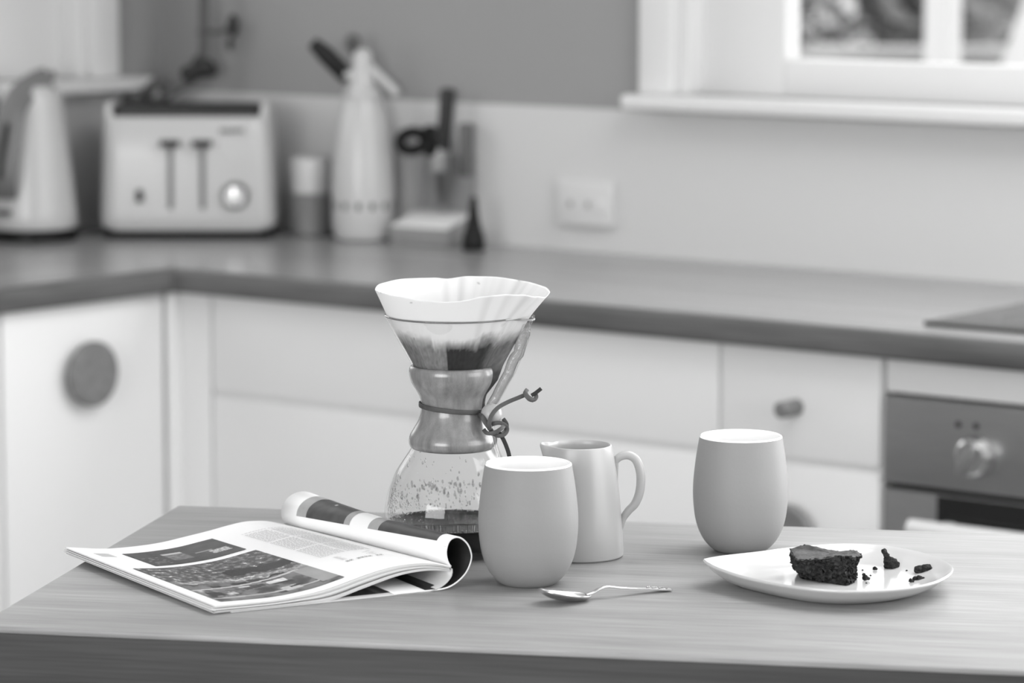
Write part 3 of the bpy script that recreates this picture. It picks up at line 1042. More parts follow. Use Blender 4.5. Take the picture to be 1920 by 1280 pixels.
mb = MB().lathe(prof, 128, spout)
mb.v = [(x, y, z + (0.0022 * math.exp(-((math.atan2(y, -x)) / 0.25) ** 2) if z > A.z(846) else 0)) for x, y, z in mb.v]
mb.build('jug_body', M_JUG, t, merge=True)
hp = catmull([A.pt(1149, 872), A.pt(1153, 864), A.pt(1162, 856), A.pt(1177, 853), A.pt(1191, 861), A.pt(1199, 880), A.pt(1201, 902), A.pt(1198, 925), A.pt(1190, 944), A.pt(1178, 957), A.pt(1168, 972), A.pt(1163, 992)], 6)
mb = MB().tube(hp, 7.5 * s, 6.5 * s, n=14, taper=lambda q: 0.85 + 0.3 * math.sin(PI * q) if q < 0.85 else 1.0 - (q - 0.85) * 2.4, upv=(0, 1, 0))
mb.tube(catmull([A.pt(1154, 864), A.pt(1155, 880), A.pt(1156, 895), A.pt(1157, 907)], 4), 5.5 * s, n=10, taper=lambda q: 1.0 - 0.8 * q, upv=(0, 1, 0))
mb.build('jug_handle', M_JUG, t)

# ------------------------------------------------------------------ coffee maker
A = Axis(850, 1033)
s = A.s
t = thing('coffee_maker', 'hourglass glass pour-over coffee maker with wooden collar and leather tie', 'coffee maker', A.P, RZ)
GP = [(100, 1033.5), (106, 1031), (114, 1025), (122, 1012), (127.5, 992), (129, 968), (127.5, 946), (122, 922), (115, 902), (107, 883), (92, 860), (80, 842), (69, 822), (60, 800), (54, 781),
      (52, 768), (54, 754), (60, 734), (68, 708), (78, 682), (92, 656), (104, 635), (117, 611), (125, 596), (127, 592)]
cv = catmull([(r, 0, y) for r, y in GP], 3)
outer = [(v.x * s, A.z(v.z)) for v in cv]
w = 0.0016
AMP = [(592, 27), (606, 27), (636, 39), (665, 45), (697, 46), (749, 33), (790, 22), (830, 10), (870, 0)]


def amp(z):
    ys = [A.z(y) for y, _ in AMP]
    for (i, (y, a)) in enumerate(AMP[:-1]):
        if ys[i] >= z >= ys[i + 1]:
            k = (ys[i] - z) / (ys[i] - ys[i + 1])
            return a + (AMP[i + 1][1] - a) * k
    return AMP[0][1] if z > ys[0] else 0.0


SPA = -0.16


def groove(r, z, a):
    d = math.atan2(math.sin(a - SPA), math.cos(a - SPA))
    return r + (amp(z) * s * math.exp(-(d / 0.19) ** 4) if r > 0.01 else 0)


M_GLASS = glass('borosilicate', 0.965, 0.03, 1.0, bump=0.08, bscale=90)
zr = A.z(590)
prof = [(0.0001, 0.0022), (92 * s, 0.0022), (97 * s, 0.0002)] + outer + [(126.5 * s, zr + .0006), (124.5 * s, zr + .0007), (123.5 * s, zr)] + [(max(r - w / 0.85, 0.0005), z + 0.0002) for r, z in reversed(outer[2:])] + [(94 * s, 0.0046), (0.0001, 0.0046)]
mb = MB().lathe(prof, 144, groove)
mb.build('glass_carafe', M_GLASS, t, merge=True, angle=60)
# raised pouring channel moulded down the side, wet with condensation
ch = []
for i in range(22):
    y = 604 + (800 - 604) * i / 21
    zz = A.z(y)
    j = min(range(len(outer)), key=lambda q: abs(outer[q][1] - zz))
    rr = outer[j][0] + (amp(zz) - 12) * s
    ch.append((rr * math.cos(SPA), rr * math.sin(SPA), zz))
MB().tube(ch, 11.5 * s, 11.5 * s, n=16, upv=(0, 1, 0), taper=lambda q: 1.0 - 0.35 * q).build('pouring_channel', glass('wet_glass', 0.80, 0.12, 3.2, bump=0.9, bscale=420), t)
# solid glass rim bead and spout lip
rim = []
for i in range(120):
    a = 2 * PI * i / 120
    d = math.atan2(math.sin(a - SPA), math.cos(a - SPA))
    r = groove(125.6 * s, zr, a)
    rim.append((r * math.cos(a), r * math.sin(a), zr - 0.003 * math.exp(-(d / 0.25) ** 2)))
M_RIM = mat('glass_rim', 0.55, 0.05)
M_RIM.node_tree.nodes['Principled BSDF'].inputs['Transmission Weight'].default_value = 0.75
MB().tube(rim, 0.0009, n=8, closed=True).build('glass_rim', M_RIM, t)
# the coffee
ci = [(max(r - w * 2.2, 0.0005), z + 0.0004) for r, z in outer if z < A.z(978)]
zc = A.z(977)
MB().lathe([(0.0001, 0.005), (94 * s, 0.005)] + [q for q in ci if q[1] > 0.006] + [(126.0 * s, zc), (124.4 * s, zc - .0004), (0.0001, zc - .0004)], 96).build('coffee', mat('black_coffee', 0.002, 0.05, spec=0.35), t, merge=True)
mb = MB()
for k in range(230):
    a = random.uniform(0, 2 * PI)
    r = (123.6 - abs(random.gauss(0, 1.6)) * (1 if random.random() < .75 else 6)) * s
    q = random.uniform(0.0005, 0.0011)
    mb.ball((r * math.cos(a), r * math.sin(a), zc + 0.0001), q, 6, 4)
M_BUB = mat('bubble', 0.45, 0.05)
M_BUB.node_tree.nodes['Principled BSDF'].inputs['Transmission Weight'].default_value = 0.5
tag(mb.build('bubbles', M_BUB, t), kind='stuff')
# condensation drops inside the lower bowl
mb = MB()
for k in range(520):
    a = random.uniform(-PI, 0) if random.random() < 0.6 else random.uniform(0, PI)
    z = A.z(random.choice((random.uniform(850, 970), random.uniform(915, 965), random.uniform(925, 970))))
    i = min(range(len(outer)), key=lambda j: abs(outer[j][1] - z))
    r = outer[i][0] - w * 2.1
    q = random.uniform(0.0003, 0.0009)
    rr = groove(r, z, a)
    mb.ball((rr * math.cos(a), rr * math.sin(a), z), q, 6, 4, (1, 1, random.uniform(1, 2.2)))
M_DROP = glass('water_drop', 0.80, 0.05, 3.0)
tag(mb.build('droplets', M_DROP, t), kind='stuff')
mb = MB()
for k in range(80):
    a = random.uniform(0.6, 2.6)
    z = A.z(random.gauss(934, 10))
    i = min(range(len(outer)), key=lambda j: abs(outer[j][1] - z))
    rr = outer[i][0] - w * 2.2
    mb.ball((rr * math.cos(a), rr * math.sin(a), z), random.uniform(0.0005, 0.0014), 6, 4, (1, 1, random.uniform(1, 2.6)))
tag(mb.build('coffee_splashes', glass('coffee_film', 0.78, 0.1, 1.5), t), kind='stuff')
# wooden collar in two halves
M_COLLAR = wood('collar_wood', 0.195, 0.25, 2, 0.22, 7.0, 0.07, coat=0.35)
CO = [(74, 684), (77.5, 684.5), (80.5, 688), (82, 696), (81, 705), (77, 717), (69, 730), (63, 741), (60, 755), (60, 768), (62.5, 780), (67, 791), (74, 803), (80, 813), (82.7, 823), (82, 831), (79, 837), (74, 839.5)]
co = [(v.x * s, A.z(v.z)) for v in catmull([(r, 0, y) for r, y in CO], 3)]
ci2 = []
for r, z in reversed(co[3:-3]):
    i = min(range(len(outer)), key=lambda j: abs(outer[j][1] - z))
    ci2.append((min(outer[i][0] + 0.0006, r - 0.0012), z))
for a0, a1 in ((PI + 0.03, 2 * PI + SPA - 0.27), (SPA + 0.27, PI - 0.03)):
    mb = MB().lathe(co + ci2, 56, None, 0, 0, a0, a1, close=True)
    mb.build('collar_half', M_COLLAR, t, 0.0)
# leather tie
M_LEATH = mat('leather', 0.055, 0.6, var=0.2, vscale=120, bump=0.1, bscale=500)
M_LEATHD = mat('leather_suede_side', 0.02, 0.8)
band = []
for i in range(64):
    a = 2 * PI * i / 64
    r = 62.6 * s
    d = math.atan2(math.sin(a - SPA), math.cos(a - SPA))
    r += 26 * s * math.exp(-(d / 0.30) ** 4)
    yv = 762.5 + 0.085 * (r * math.cos(a) / s)
    band.append((r * math.cos(a), r * math.sin(a), A.z(yv)))
MB().tube(band, 1.6 * s, 4.4 * s, n=12, closed=True, sq=0.4).build('leather_band', M_LEATH, t)
MB().ball(A.pt(922, 777, 44), 20 * s, 28, 18).build('bead', wood('bead_wood', 0.38, 0.35, 2, 0.1, 7.0, 0.05), t)
U = (0.1, -1, 0.15)
def lt(pts, name, m=M_LEATH, w_=4.0, h_=2.2, up=U, n=6, closed=False):
    return MB().tube(catmull([A.pt(*p) for p in pts], n, closed), w_ * s, h_ * s, n=8, sq=0.55, upv=up, closed=closed).build(name, m, t)
lt([(899, 778, 44), (904, 781, 60), (910, 792, 66), (918, 803, 68), (922, 808, 64)], 'tie_strand')
lt([(919, 806, 70), (918, 795, 72), (922, 780, 70), (934, 765, 62), (953, 754, 52), (972, 746, 46), (986, 740, 44)], 'tie_strand')
lt([(908, 806, 66), (914, 812, 74), (926, 812, 76), (940, 804, 70), (946, 797, 58)], 'knot_loop')
lt([(922, 796, 62), (936, 793, 62), (947, 797, 60), (951, 806, 58), (945, 815, 62), (934, 817, 66), (924, 812, 66)], 'knot_loop')
lt([(944, 786, 50), (950, 796, 44), (948, 808, 46), (940, 814, 58)], 'knot_loop')
lt([(936, 812, 56), (943, 822, 54), (950, 838, 54), (955, 856, 54), (957, 885, 54)], 'tie_end', M_LEATHD)
lt([(984, 735, 46), (986, 742, 50), (992, 749, 52), (999, 751, 48)], 'end_knot')
lt([(988, 731, 40), (985, 737, 47), (990, 745, 50), (1000, 750, 46), (1005, 744, 42), (1001, 736, 40)], 'end_knot')
lt([(996, 742, 44), (1004, 737, 44), (1014, 729, 44)], 'tie_end', M_LEATHD, 3.6, 3.4)

# paper filter (its own stains as colour)
TOP = [(-180, 146, 543), (-165, 146, 541), (-150, 147, 541), (-130, 148, 543), (-110, 150, 548), (-95, 153, 549), (-85, 154, 547.5), (-80, 156, 545), (-70, 159, 539), (-55, 164, 537), (-42, 168, 540), (-25, 173, 548), (-12, 177, 553),
       (0, 179, 548), (15, 176, 543), (35, 168, 538), (60, 160, 534), (80, 156, 534.5), (95, 153, 539), (105, 152, 536.5), (130, 149, 535), (155, 147, 538), (180, 146, 543)]


def top_at(deg):
    for (a, r, y), (b, r2, y2) in zip(TOP[:-1], TOP[1:]):
        if a <= deg <= b:
            k = (deg - a) / (b - a)
            k = k * k * (3 - 2 * k)
            return r + (r2 - r) * k, y + (y2 - y) * k
    return TOP[0][1:]


NF, NH = 200, 70
rows, cols = [], []
# the cone follows the inside of the glass, then flares on above the rim
glass_in = [(792, 6), (775, 30), (760, 44), (745, 50), (726, 58), (708, 64.5), (682, 74), (656, 88), (635, 100), (611, 113), (596, 121)]


def cone_r(y):
    for (ya, ra), (yb, rb) in zip(glass_in[:-1], glass_in[1:]):
        if ya >= y >= yb:
            return ra + (rb - ra) * (ya - y) / (ya - yb)
    return glass_in[-1][1] if y < 596 else glass_in[0][1]


for j in range(NH + 1):
    row = []
    for i in range(NF + 1):
        deg = -180 + 360 * i / NF
        a = math.radians(deg)
        rtop, ytop = top_at(deg)
        k = j / NH
        if k <= 0.72:
            y = 792 + (596 - 792) * (k / 0.72)
            r = cone_r(y)
        else:
            q = (k - 0.72) / 0.28
            y = 596 + (ytop - 596) * q
            r = 121 + (rtop - 121) * (q ** 1.05)
        fold = 1.6 * math.sin(5 * a + 1.0) * max(0, k - 0.6) * 3 + (2.5 * max(0, k - 0.72) * math.sin(9 * a) if -80 < deg < 20 else 0)
        r += fold
        dsp = deg - math.degrees(SPA)
        r += 21 * math.exp(-(dsp / 12) ** 2) * max(0.0, min(1.0, (k - 0.1) / 0.2)) * max(0.0, min(1.0, (1.0 - k) / 0.28))
        row.append((r * s * math.cos(a), r * s * math.sin(a), A.z(y)))
        # stain: wet below a wavy line; single paper layer over the grounds is nearly black, folded layers stay grey
        n1 = noise.noise(Vector((deg * 0.05, y * 0.03, 1.0)))
        n2 = noise.noise(Vector((deg * 0.35, y * 0.12, 5.0)))
        wet = 628 + 9 * n1 + 5 * n2 + (8 if -110 < deg < -60 else 0)
        g = 0.84
        e = max(0.0, min(1.0, (y - wet + 14) / 26))
        base = 0.19
        if -97 < deg < -52:
            base = 0.030
        elif -52 <= deg < -5:
            base = 0.030 + 0.14 * min(1, (deg + 52) / 25)
        elif -130 < deg <= -97:
            base = 0.25
        base *= 1.0 + 0.45 * n2
        edge = math.exp(-((y - wet) / 6) ** 2) * 0.12 * (1 + n2)
        if y > 678:
            base *= max(0.35, 1 - (y - 678) / 30)
        g = g + (base - g) * e - edge * 0.4
        sp_ = noise.noise(Vector((deg * 1.1, y * 0.5, 9)))
        if sp_ > 0.74 and y < 640:
            g *= 0.6
        # noisy darker streaks on the far folds
        if 20 < deg < 100 and k > 0.6:
            g *= 1 - 0.28 * max(0, noise.noise(Vector((deg * 0.16, 2.0, 3.0))) + 0.15) * (1 if deg < 100 else 0)
        if -70 < deg < -10 and y < 620:
            g *= 1 - 0.22 * max(0, noise.noise(Vector((deg * 0.13, 7.0, 3.0))) + 0.1)
        cols.append(max(0.012, g))
    rows.append(row)
fl = MB().grid(rows).build('paper_filter', printed('filter_paper', 0.8, 0.25), t, colors=cols, angle=80)
md = fl.modifiers.new('thickness', 'SOLIDIFY')
md.thickness = 0.0004
md.offset = -1
# wet grounds in the cone
mb = MB()
gr_rows = []
for j in range(12):
    q = j / 11
    gr_rows.append([((cone_r(650) - 2.5) * q * s * math.cos(2 * PI * i / 48), (cone_r(650) - 2.5) * q * s * math.sin(2 * PI * i / 48),
                     A.z(650 + 14 * (1 - q * q)) + 0.0015 * noise.noise(Vector((i * 0.9, j * 1.3, 0)))) for i in range(49)])
mb.grid(gr_rows)
mb.grid([[(r * s * math.cos(2 * PI * i / 48), r * s * math.sin(2 * PI * i / 48), A.z(y)) for i in range(49)] for r, y in ((cone_r(650) - 2.5, 650), (cone_r(700) - 3, 700), (cone_r(760) - 3, 760), (0.2, 788))])
mb.build('coffee_grounds', mat('wet_grounds', 0.015, 0.6, bump=0.6, bscale=700), t)

# ------------------------------------------------------------------ magazine
N0 = onz(402, 1152)
N1 = onz(850, 1105)
dn = (N1 - N0)
dn[2] = 0
dn /= np.linalg.norm(dn)
nv = np.array([-dn[1], dn[0], 0.0])          # along the spine, away from the near edge
LEN = 0.278
V = nv * LEN
mag = thing('magazine', 'open glossy magazine with its right half rolled underneath', 'magazine', N0, 0.0)
NN = np.array([dn[1], -dn[0], 0.0])


def near(pts):
    out = []
    for x, y in pts:
        q = onplane(x, y, N0, nv)
        q[2] = max(q[2], 0.9006)
        out.append(q - N0)
    return out


def farp(pts):
    out = []
    for x, y in pts:
        q = onplane(x, y, N0 + V, nv)
        q[2] = max(q[2], 0.9012)
        out.append(q - N0)
    return out


def resample(P, n):
    P = [np.array(p) for p in catmull([Vector(p) for p in P], 6)]
    d = [0]
    for a, b in zip(P[:-1], P[1:]):
        d.append(d[-1] + np.linalg.norm(b - a))
    out, j = [], 0
    for i in range(n + 1):
        u = d[-1] * i / n
        while j < len(P) - 2 and d[j + 1] < u:
            j += 1
        k = (u - d[j]) / max(1e-9, d[j + 1] - d[j])
        out.append(P[j] + (P[j + 1] - P[j]) * min(1, k))
    return out


NU = 48
top_n = resample(near([(402, 1133), (460, 1128), (517, 1122), (560, 1114), (600, 1104), (640, 1090), (683, 1074), (715, 1064), (746, 1057), (787, 1053), (820, 1055), (846, 1061)]), NU)
top_f = resample(farp([(124, 1025), (160, 1027), (200, 1028), (250, 1024), (300, 1016.7), (345, 1006), (391, 994.6), (425, 985), (454, 978), (475, 976), (496, 976), (515, 978.5), (535, 982), (562, 988)]), NU)
bot_n = resample(near([(401, 1151), (470, 1147), (558, 1137), (621, 1126), (683, 1103), (746, 1080), (790, 1071), (820, 1069.5), (843, 1071)]), NU)
th_f = 0.0065
bot_f = [p - np.array([0, 0, th_f]) for p in top_f]
bot_f = [np.array([p[0], p[1], max(p[2], 0.0012)]) for p in bot_f]
top_f = [np.array([p[0], p[1], max(p[2], b[2] + 0.004)]) for p, b in zip(top_f, bot_f)]


def surf(Pn, Pf, u, v):
    x = u * NU
    i = min(NU - 1, int(x))
    k = x - i
    a = Pn[i] + (Pn[i + 1] - Pn[i]) * k
    b = Pf[i] + (Pf[i + 1] - Pf[i]) * k
    return a + (b - a) * v


M_PAGE = mat('page_paper', 0.90, 0.4)
M_PEDGE = mat('page_edges', 0.62, 0.7)
NS = 7
for k in range(NS):       # bundles of pages, each a little offset, top bundle whitest
    mb = MB()
    u0, v0 = random.uniform(-0.004, 0.004) * (k < NS - 1), random.uniform(-0.003, 0.003) * (k < NS - 1)
    a, b = k / NS, (k + 1) / NS - 0.02
    ra, rb = [], []
    for v in [i / 10 for i in range(11)]:
        ra.append([])
        rb.append([])
        for i in range(NU + 1):
            u = i / NU
            T, B = surf(top_n, top_f, u, v), surf(bot_n, bot_f, u, v)
            off = np.array([dn[0] * u0 + nv[0] * v0, dn[1] * u0 + nv[1] * v0, 0]) * (1 - u * 0.6)
            ra[-1].append(tuple(B + (T - B) * a + off))
            rb[-1].append(tuple(B + (T - B) * b + off))
    mb.grid(ra)
    mb.grid(rb)
    nr, m_ = len(ra), NU + 1
    o2 = nr * m_
    fs = [(i, i + 1, o2 + i + 1, o2 + i) for i in range(NU)] + [((nr - 1) * m_ + i, (nr - 1) * m_ + i + 1, o2 + (nr - 1) * m_ + i + 1, o2 + (nr - 1) * m_ + i) for i in range(NU)]
    fs += [(j * m_, (j + 1) * m_, o2 + (j + 1) * m_, o2 + j * m_) for j in range(nr - 1)]
    mb.f += fs
    mb.build('pages', M_PAGE if k >= NS - 1 else M_PEDGE, mag, angle=50)


def sheet(name, Pn, Pf, thick, m, n=70):
    a, b = resample(Pn, n), resample(Pf, n)
    rows = []
    for v in [i / 8 for i in range(9)]:
        rows.append([tuple(a[i] + (b[i] - a[i]) * v) for i in range(n + 1)])
    o = MB().grid(rows).build(name, m, mag, angle=70)
    md = o.modifiers.new('thickness', 'SOLIDIFY')
    md.thickness = thick
    md.offset = 0
    return o, a, b


roll_px = [(846, 1062), (842, 1057), (838, 1046), (837, 1032), (841, 1017), (849, 1008.5), (861, 1007), (872, 1014), (880, 1025), (884.5, 1042), (881, 1059), (872, 1076), (857, 1091), (840, 1101), (820, 1108.5), (790, 1115.5), (740, 1121.5)]
rn = near(roll_px)
rn = rn[:-4] + [np.array([p[0], p[1], max(0.0012, p[2])]) for p in rn[-4:]]
rf_ = farp([(561, 990), (545, 986), (533, 979), (528, 962), (533, 943), (548, 928), (567, 922), (586, 926), (600, 937), (608, 953), (607, 970), (600, 986), (588, 999), (572, 1008), (552, 1014), (525, 1020), (485, 1026)])
rf_ = rf_[:-4] + [np.array([p[0], p[1], max(0.0012, p[2])]) for p in rf_[-4:]]
cen = np.mean(rf_[2:11], axis=0)
_, ra_, rb_ = sheet('rolled_pages', rn, rf_, 0.0013, M_PAGE)
M_COVER = mat('inner_page_dark', 0.05, 0.35)
fl_px = [(847.5, 1066), (847.5, 1077), (841, 1088), (832, 1096.5), (821, 1103), (808, 1108.5), (783, 1114.5), (745, 1120), (690, 1127), (600, 1137), (500, 1147), (434, 1151.5)]
fn = near(fl_px)
ff = [p + V * np.array([1, 1, 1]) for p in fn]
sheet('back_cover', fn, ff, 0.0011, mat('cover_paper', 0.55, 0.35))


def patch(name, Pn, Pf, u0, u1, v0, v1, colf, n=24, m=24, lift=0.00025, mt=None):
    """printed area lying on a page surface"""
    rows, cols = [], []
    NUq = len(Pn) - 1
    def sf(u, v):
        x = min(max(u, 0), 1) * NUq
        i = min(NUq - 1, int(x))
        k = x - i
        a = Pn[i] + (Pn[i + 1] - Pn[i]) * k
        b = Pf[i] + (Pf[i + 1] - Pf[i]) * k
        return a + (b - a) * v
    for j in range(m + 1):
        v = v0 + (v1 - v0) * j / m
        row = []
        for i in range(n + 1):
            u = u0 + (u1 - u0) * i / n
            p = sf(u, v)
            du = sf(u + 0.01, v) - sf(u - 0.01, v)
            nn = np.cross(du, nv)
            nn = nn / (np.linalg.norm(nn) + 1e-12)
            if lift_sign * nn[2] < 0 and not roll_mode:
                nn = -nn
            elif roll_mode:
                c_ = (cen - V * (1 - v)) - p
                if np.dot(nn, c_) > 0:
                    nn = -nn
            row.append(tuple(p + nn * lift))
            cols.append(colf(i / n, j / m))
        rows.append(row)
    return MB().grid(rows).build(name, printed('magazine_ink', 0.35), mag, colors=cols, angle=80)


lift_sign, roll_mode = 1, False


def fbm(x, y, z=0.0):
    return noise.noise(Vector((x, y, z))) + 0.5 * noise.noise(Vector((2 * x, 2 * y, z + 3))) + 0.25 * noise.noise(Vector((4 * x, 4 * y, z + 7)))


def photo_small(a, b):
    g = 0.055 + 0.02 * fbm(a * 6, b * 6)
    if 0.30 < a < 0.52 and 0.25 < b < 0.72:
        g = 0.16 + 0.1 * fbm(a * 22, b * 18)
        if 0.62 < b < 0.70:
            g = 0.5
    if 0.05 < a < 0.24 and 0.1 < b < 0.6:
        g = 0.05 + 0.25 * max(0, math.sin(b * 60)) * (noise.noise(Vector((a * 20, b * 14, 2))) > 0)
    if 0.74 < a < 0.93 and 0.22 < b < 0.42:
        g = 0.55 if noise.noise(Vector((a * 40, b * 25, 4))) > -0.1 else 0.2
    if 0.6 < a < 0.8 and 0.45 < b < 0.5:
        g = 0.3
    return max(0.015, g)


rr_ = random.Random(11)
BLOCKS = [(rr_.uniform(0, 0.95), rr_.uniform(0.02, 0.5), rr_.uniform(0.03, 0.20), rr_.uniform(0.015, 0.09), rr_.choice((0.03, 0.04, 0.06, 0.10, 0.16, 0.22, 0.34, 0.45)), rr_.uniform(-0.25, 0.25)) for _ in range(46)]


def photo_big(a, b):
    """a from the fore-edge towards the spine, b from the near edge away: garden above, terrace and furniture below"""
    n = fbm(a * 7, b * 7, 2)
    f = fbm(a * 24, b * 24, 5)
    tree = 0.58 - 0.10 * a + 0.05 * n
    if b > tree:
        g = 0.08 + 0.13 * max(0, f + 0.1) + (0.30 if f > 0.62 else 0)
        if a > 0.5 and tree + 0.05 < b < tree + 0.20:
            g = 0.035
    else:
        g = 0.11 + 0.06 * n
        for (x, y, w_, h_, c, sl) in BLOCKS:
            yy = y + sl * (a - x)
            if x < a < x + w_ and yy < b < yy + h_:
                g = c * (1 + 0.3 * f)
        if 0.30 < b - 0.10 * a < 0.325 or 0.07 < b - 0.02 * a < 0.09:
            g = 0.36
        if abs(b - tree + 0.04) < 0.03:
            g = 0.14 + 0.3 * max(0, f + 0.2)
    if a > 0.86 and 0.05 < b < 0.40:
        g = 0.22 + 0.03 * n
    return max(0.015, g * (1.45 if g > 0.1 else 0.9))


def flat(g, k=0.1):
    return lambda a, b: max(0.01, g * (1 + k * fbm(a * 8, b * 8)))


patch('printed_photo', top_n, top_f, 0.165, 0.545, 0.645, 0.885, photo_small, 70, 46)
patch('printed_photo', top_n, top_f, 0.045, 0.56, 0.03, 0.605, photo_big, 150, 120)
# body text: rows of small grey word marks across the upper part of the page
rows_ = []
cols_ = []
mbt = MB()


def mark(u0, u1, v0, v1, Pn=top_n, Pf=top_f):
    q = [surf(Pn, Pf, u, v) + np.array([0, 0, 0.0002]) for u, v in ((u0, v0), (u1, v0), (u1, v1), (u0, v1))]
    mbt.add(q, [(0, 1, 2, 3)])


for line in range(46):
    v = 0.30 + line * 0.0118
    if (line % 15) == 14:
        continue
    for (ua, ub) in ((0.64, 0.745), (0.755, 0.86)):
        u = ua
        while u < ub - 0.006:
            L_ = random.uniform(0.005, 0.016)
            mark(u, min(ub, u + L_), v, v + 0.0042)
            u += L_ + 0.004
for k in range(6):
    mark(0.67, 0.80 + random.uniform(0, 0.03), 0.205 + k * 0.011, 0.2085 + k * 0.011)
mbt.build('body_text', mat('text_ink', 0.60, 0.5), mag, smooth=False)
mbt = MB()
for i, ch in enumerate('11 1111 11'):
    if ch != ' ':
        u = 0.67 + i * 0.016
        mark(u, u + 0.0035, 0.168, 0.186)
        mark(u + 0.007, u + 0.0095, 0.168, 0.186)
        mark(u, u + 0.0095, 0.176, 0.179)
mbt.build('heading_text', mat('heading_ink', 0.25, 0.5), mag, smooth=False)
mbt = MB()
for k in range(4):
    mark(0.05, 0.115, 0.83 + k * 0.018, 0.837 + k * 0.018)
mbt.build('caption_text', mat('text_ink', 0.60, 0.5), mag, smooth=False)
# photographs on the rolled page
roll_mode = True
patch('printed_photo', ra_, rb_, 0.155, 0.44, 0.06, 0.40, flat(0.065, 0.25), 30, 12, lift=0.0009)
patch('printed_photo', ra_, rb_, 0.155, 0.44, 0.40, 0.46, flat(0.36, 0.1), 30, 4, lift=0.0009)
patch('printed_photo', ra_, rb_, 0.155, 0.44, 0.57, 0.605, flat(0.36, 0.1), 30, 4, lift=0.0009)
patch('printed_photo', ra_, rb_, 0.155, 0.44, 0.605, 0.84, lambda a, b: 0.065 + 0.03 * fbm(a * 5, b * 5) + (0.5 if 0.5 < b < 0.58 and 0.42 < a < 0.50 else 0), 30, 24, lift=0.0009)
patch('printed_photo', ra_, rb_, 0.155, 0.44, 0.84, 0.90, flat(0.36, 0.1), 30, 4, lift=0.0009)
tag(patch('roll_inside', ra_, rb_, 0.13, 0.80, 0.0, 1.0, flat(0.03, 0.3), 60, 8, lift=-0.0009), label='dark printed inside of the roll')
roll_mode = False
fa_, fb_ = resample(fn, 60), resample(ff, 60)
patch('printed_photo', fa_, fb_, 0.10, 0.62, 0.03, 0.97, lambda a, b: 0.05 + (0.12 if (a * 4 + 0.3 * b) % 1 > 0.8 else 0), 60, 20, lift=0.0009)

# ------------------------------------------------------------------ spoon
B0, E0 = onz(1068, 1128), onz(1256, 1107)
dirv = E0 - B0
LS = float(np.linalg.norm(dirv))
ang = math.atan2(dirv[1], dirv[0])
sp_ = thing('teaspoon', 'small metal teaspoon lying between the mug and the plate', 'spoon', B0, ang)
M_SPOON = mat('worn_silver', 0.62, 0.22, metal=1.0)
bl, bw, bd = 0.0225, 0.0135, 0.0050        # half length, half width, depth of the bowl
cx = -0.004


def bowl_pt(u, v, off=0.0):
    """u -1 tip .. 1 neck, v -1..1 across"""
    k = (1 - abs(u) ** 2.4) ** 0.5 if abs(u) < 1 else 0
    wd = bw * k * (1.05 - 0.12 * u)
    y = v * wd
    rimz = 0.0072 - 0.0042 * u + 0.0006 * u * u
    hz = bd * k * (1 - v * v) ** 1.0 * 1.25
    return (cx + u * bl, y, rimz - hz - off)


rows = [[bowl_pt(-1 + 2 * i / 28, -1 + 2 * j / 16) for j in range(17)] for i in range(29)]
lo = min(p[2] for r in rows for p in r)
rows = [[(p[0], p[1], p[2] - lo + 0.0006) for p in r] for r in rows]
o = MB().grid(rows).build('spoon_bowl', M_SPOON, sp_, angle=80, merge=True)
md = o.modifiers.new('thickness', 'SOLIDIFY')
md.thickness = 0.0009
md.offset = 1
x1 = LS
zn = rows[-1][8][2]
pth = catmull([(cx + bl - 0.003, 0, zn - 0.0003), (cx + bl + 0.004, 0, zn + 0.0012), (cx + bl + 0.0095, 0, 0.0080), (cx + bl + 0.017, 0, 0.0092), (x1 - 0.045, 0, 0.0066), (x1 - 0.02, 0, 0.0036), (x1 - 0.006, 0, 0.0018), (x1, 0, 0.0014)], 8)
n_ = len(pth)
mb = MB().tube(pth, 0.0021, 0.0010, n=10, taper=None)
out = []
for i in range(n_):
    q = i / (n_ - 1)
    wd = 0.0020 if q < 0.5 else 0.0020 + 0.0040 * min(1, (q - 0.5) / 0.42) ** 1.3
    if q > 0.95:
        wd *= math.sqrt(max(0.04, 1 - ((q - 0.95) / 0.052) ** 2))
    for j in range(10):
        v = mb.v[i * 10 + j]
        out.append((v[0], v[1] / 0.0021 * wd, v[2]))
mb.v = out
mb.build('spoon_handle', M_SPOON, sp_, angle=60)
mb = MB()
for k in range(9):
    q = k / 8
    x = x1 - 0.022 + q * 0.018
    zz = 0.0046 - 0.0023 * q
    mb.ball((x, 0.0013 * math.sin(k * 2.1), zz + 0.0004), 0.0009, 8, 5)
mb.build('handle_ornament', M_SPOON, sp_)

# ------------------------------------------------------------------ plate
ZRIM = 0.0165
rim_px = [(1317.5, 1050), (1340, 1045.5), (1365, 1042), (1415, 1036.5), (1474, 1029), (1537, 1023), (1599, 1021), (1662, 1025), (1724, 1036), (1765, 1050), (1786, 1063), (1783, 1077), (1756, 1092), (1709, 1102.5),
          (1646, 1108), (1584, 1109), (1521, 1105), (1459, 1096), (1396, 1083), (1349, 1067.5), (1326, 1056.5)]
PC = onz(1572, 1070, 0.9)
pl = thing('plate', 'white leaf-shaped plate with a pointed end holding the brownie', 'plate', PC, 0.0)
rimw = []
for i, (x, y) in enumerate(rim_px):
    zz = 0.9 + ZRIM + (0.004 if i in (0, 1, 20) else 0.002 if i in (2, 19) else 0)
    rimw.append(Vector(onz(x, y, zz) - PC))
tip = rimw[0]
loop = catmull(rimw[0:1] + rimw[1:] + rimw[0:1], 5)[:-1]
cpl = Vector((sum(p.x for p in loop) / len(loop), sum(p.y for p in loop) / len(loop), 0))


def ringp(k, z, zadd=0.0):
    return [(cpl.x + (p.x - cpl.x) * k, cpl.y + (p.y - cpl.y) * k, (p.z * z if z <= 1 else p.z) + zadd) for p in loop]


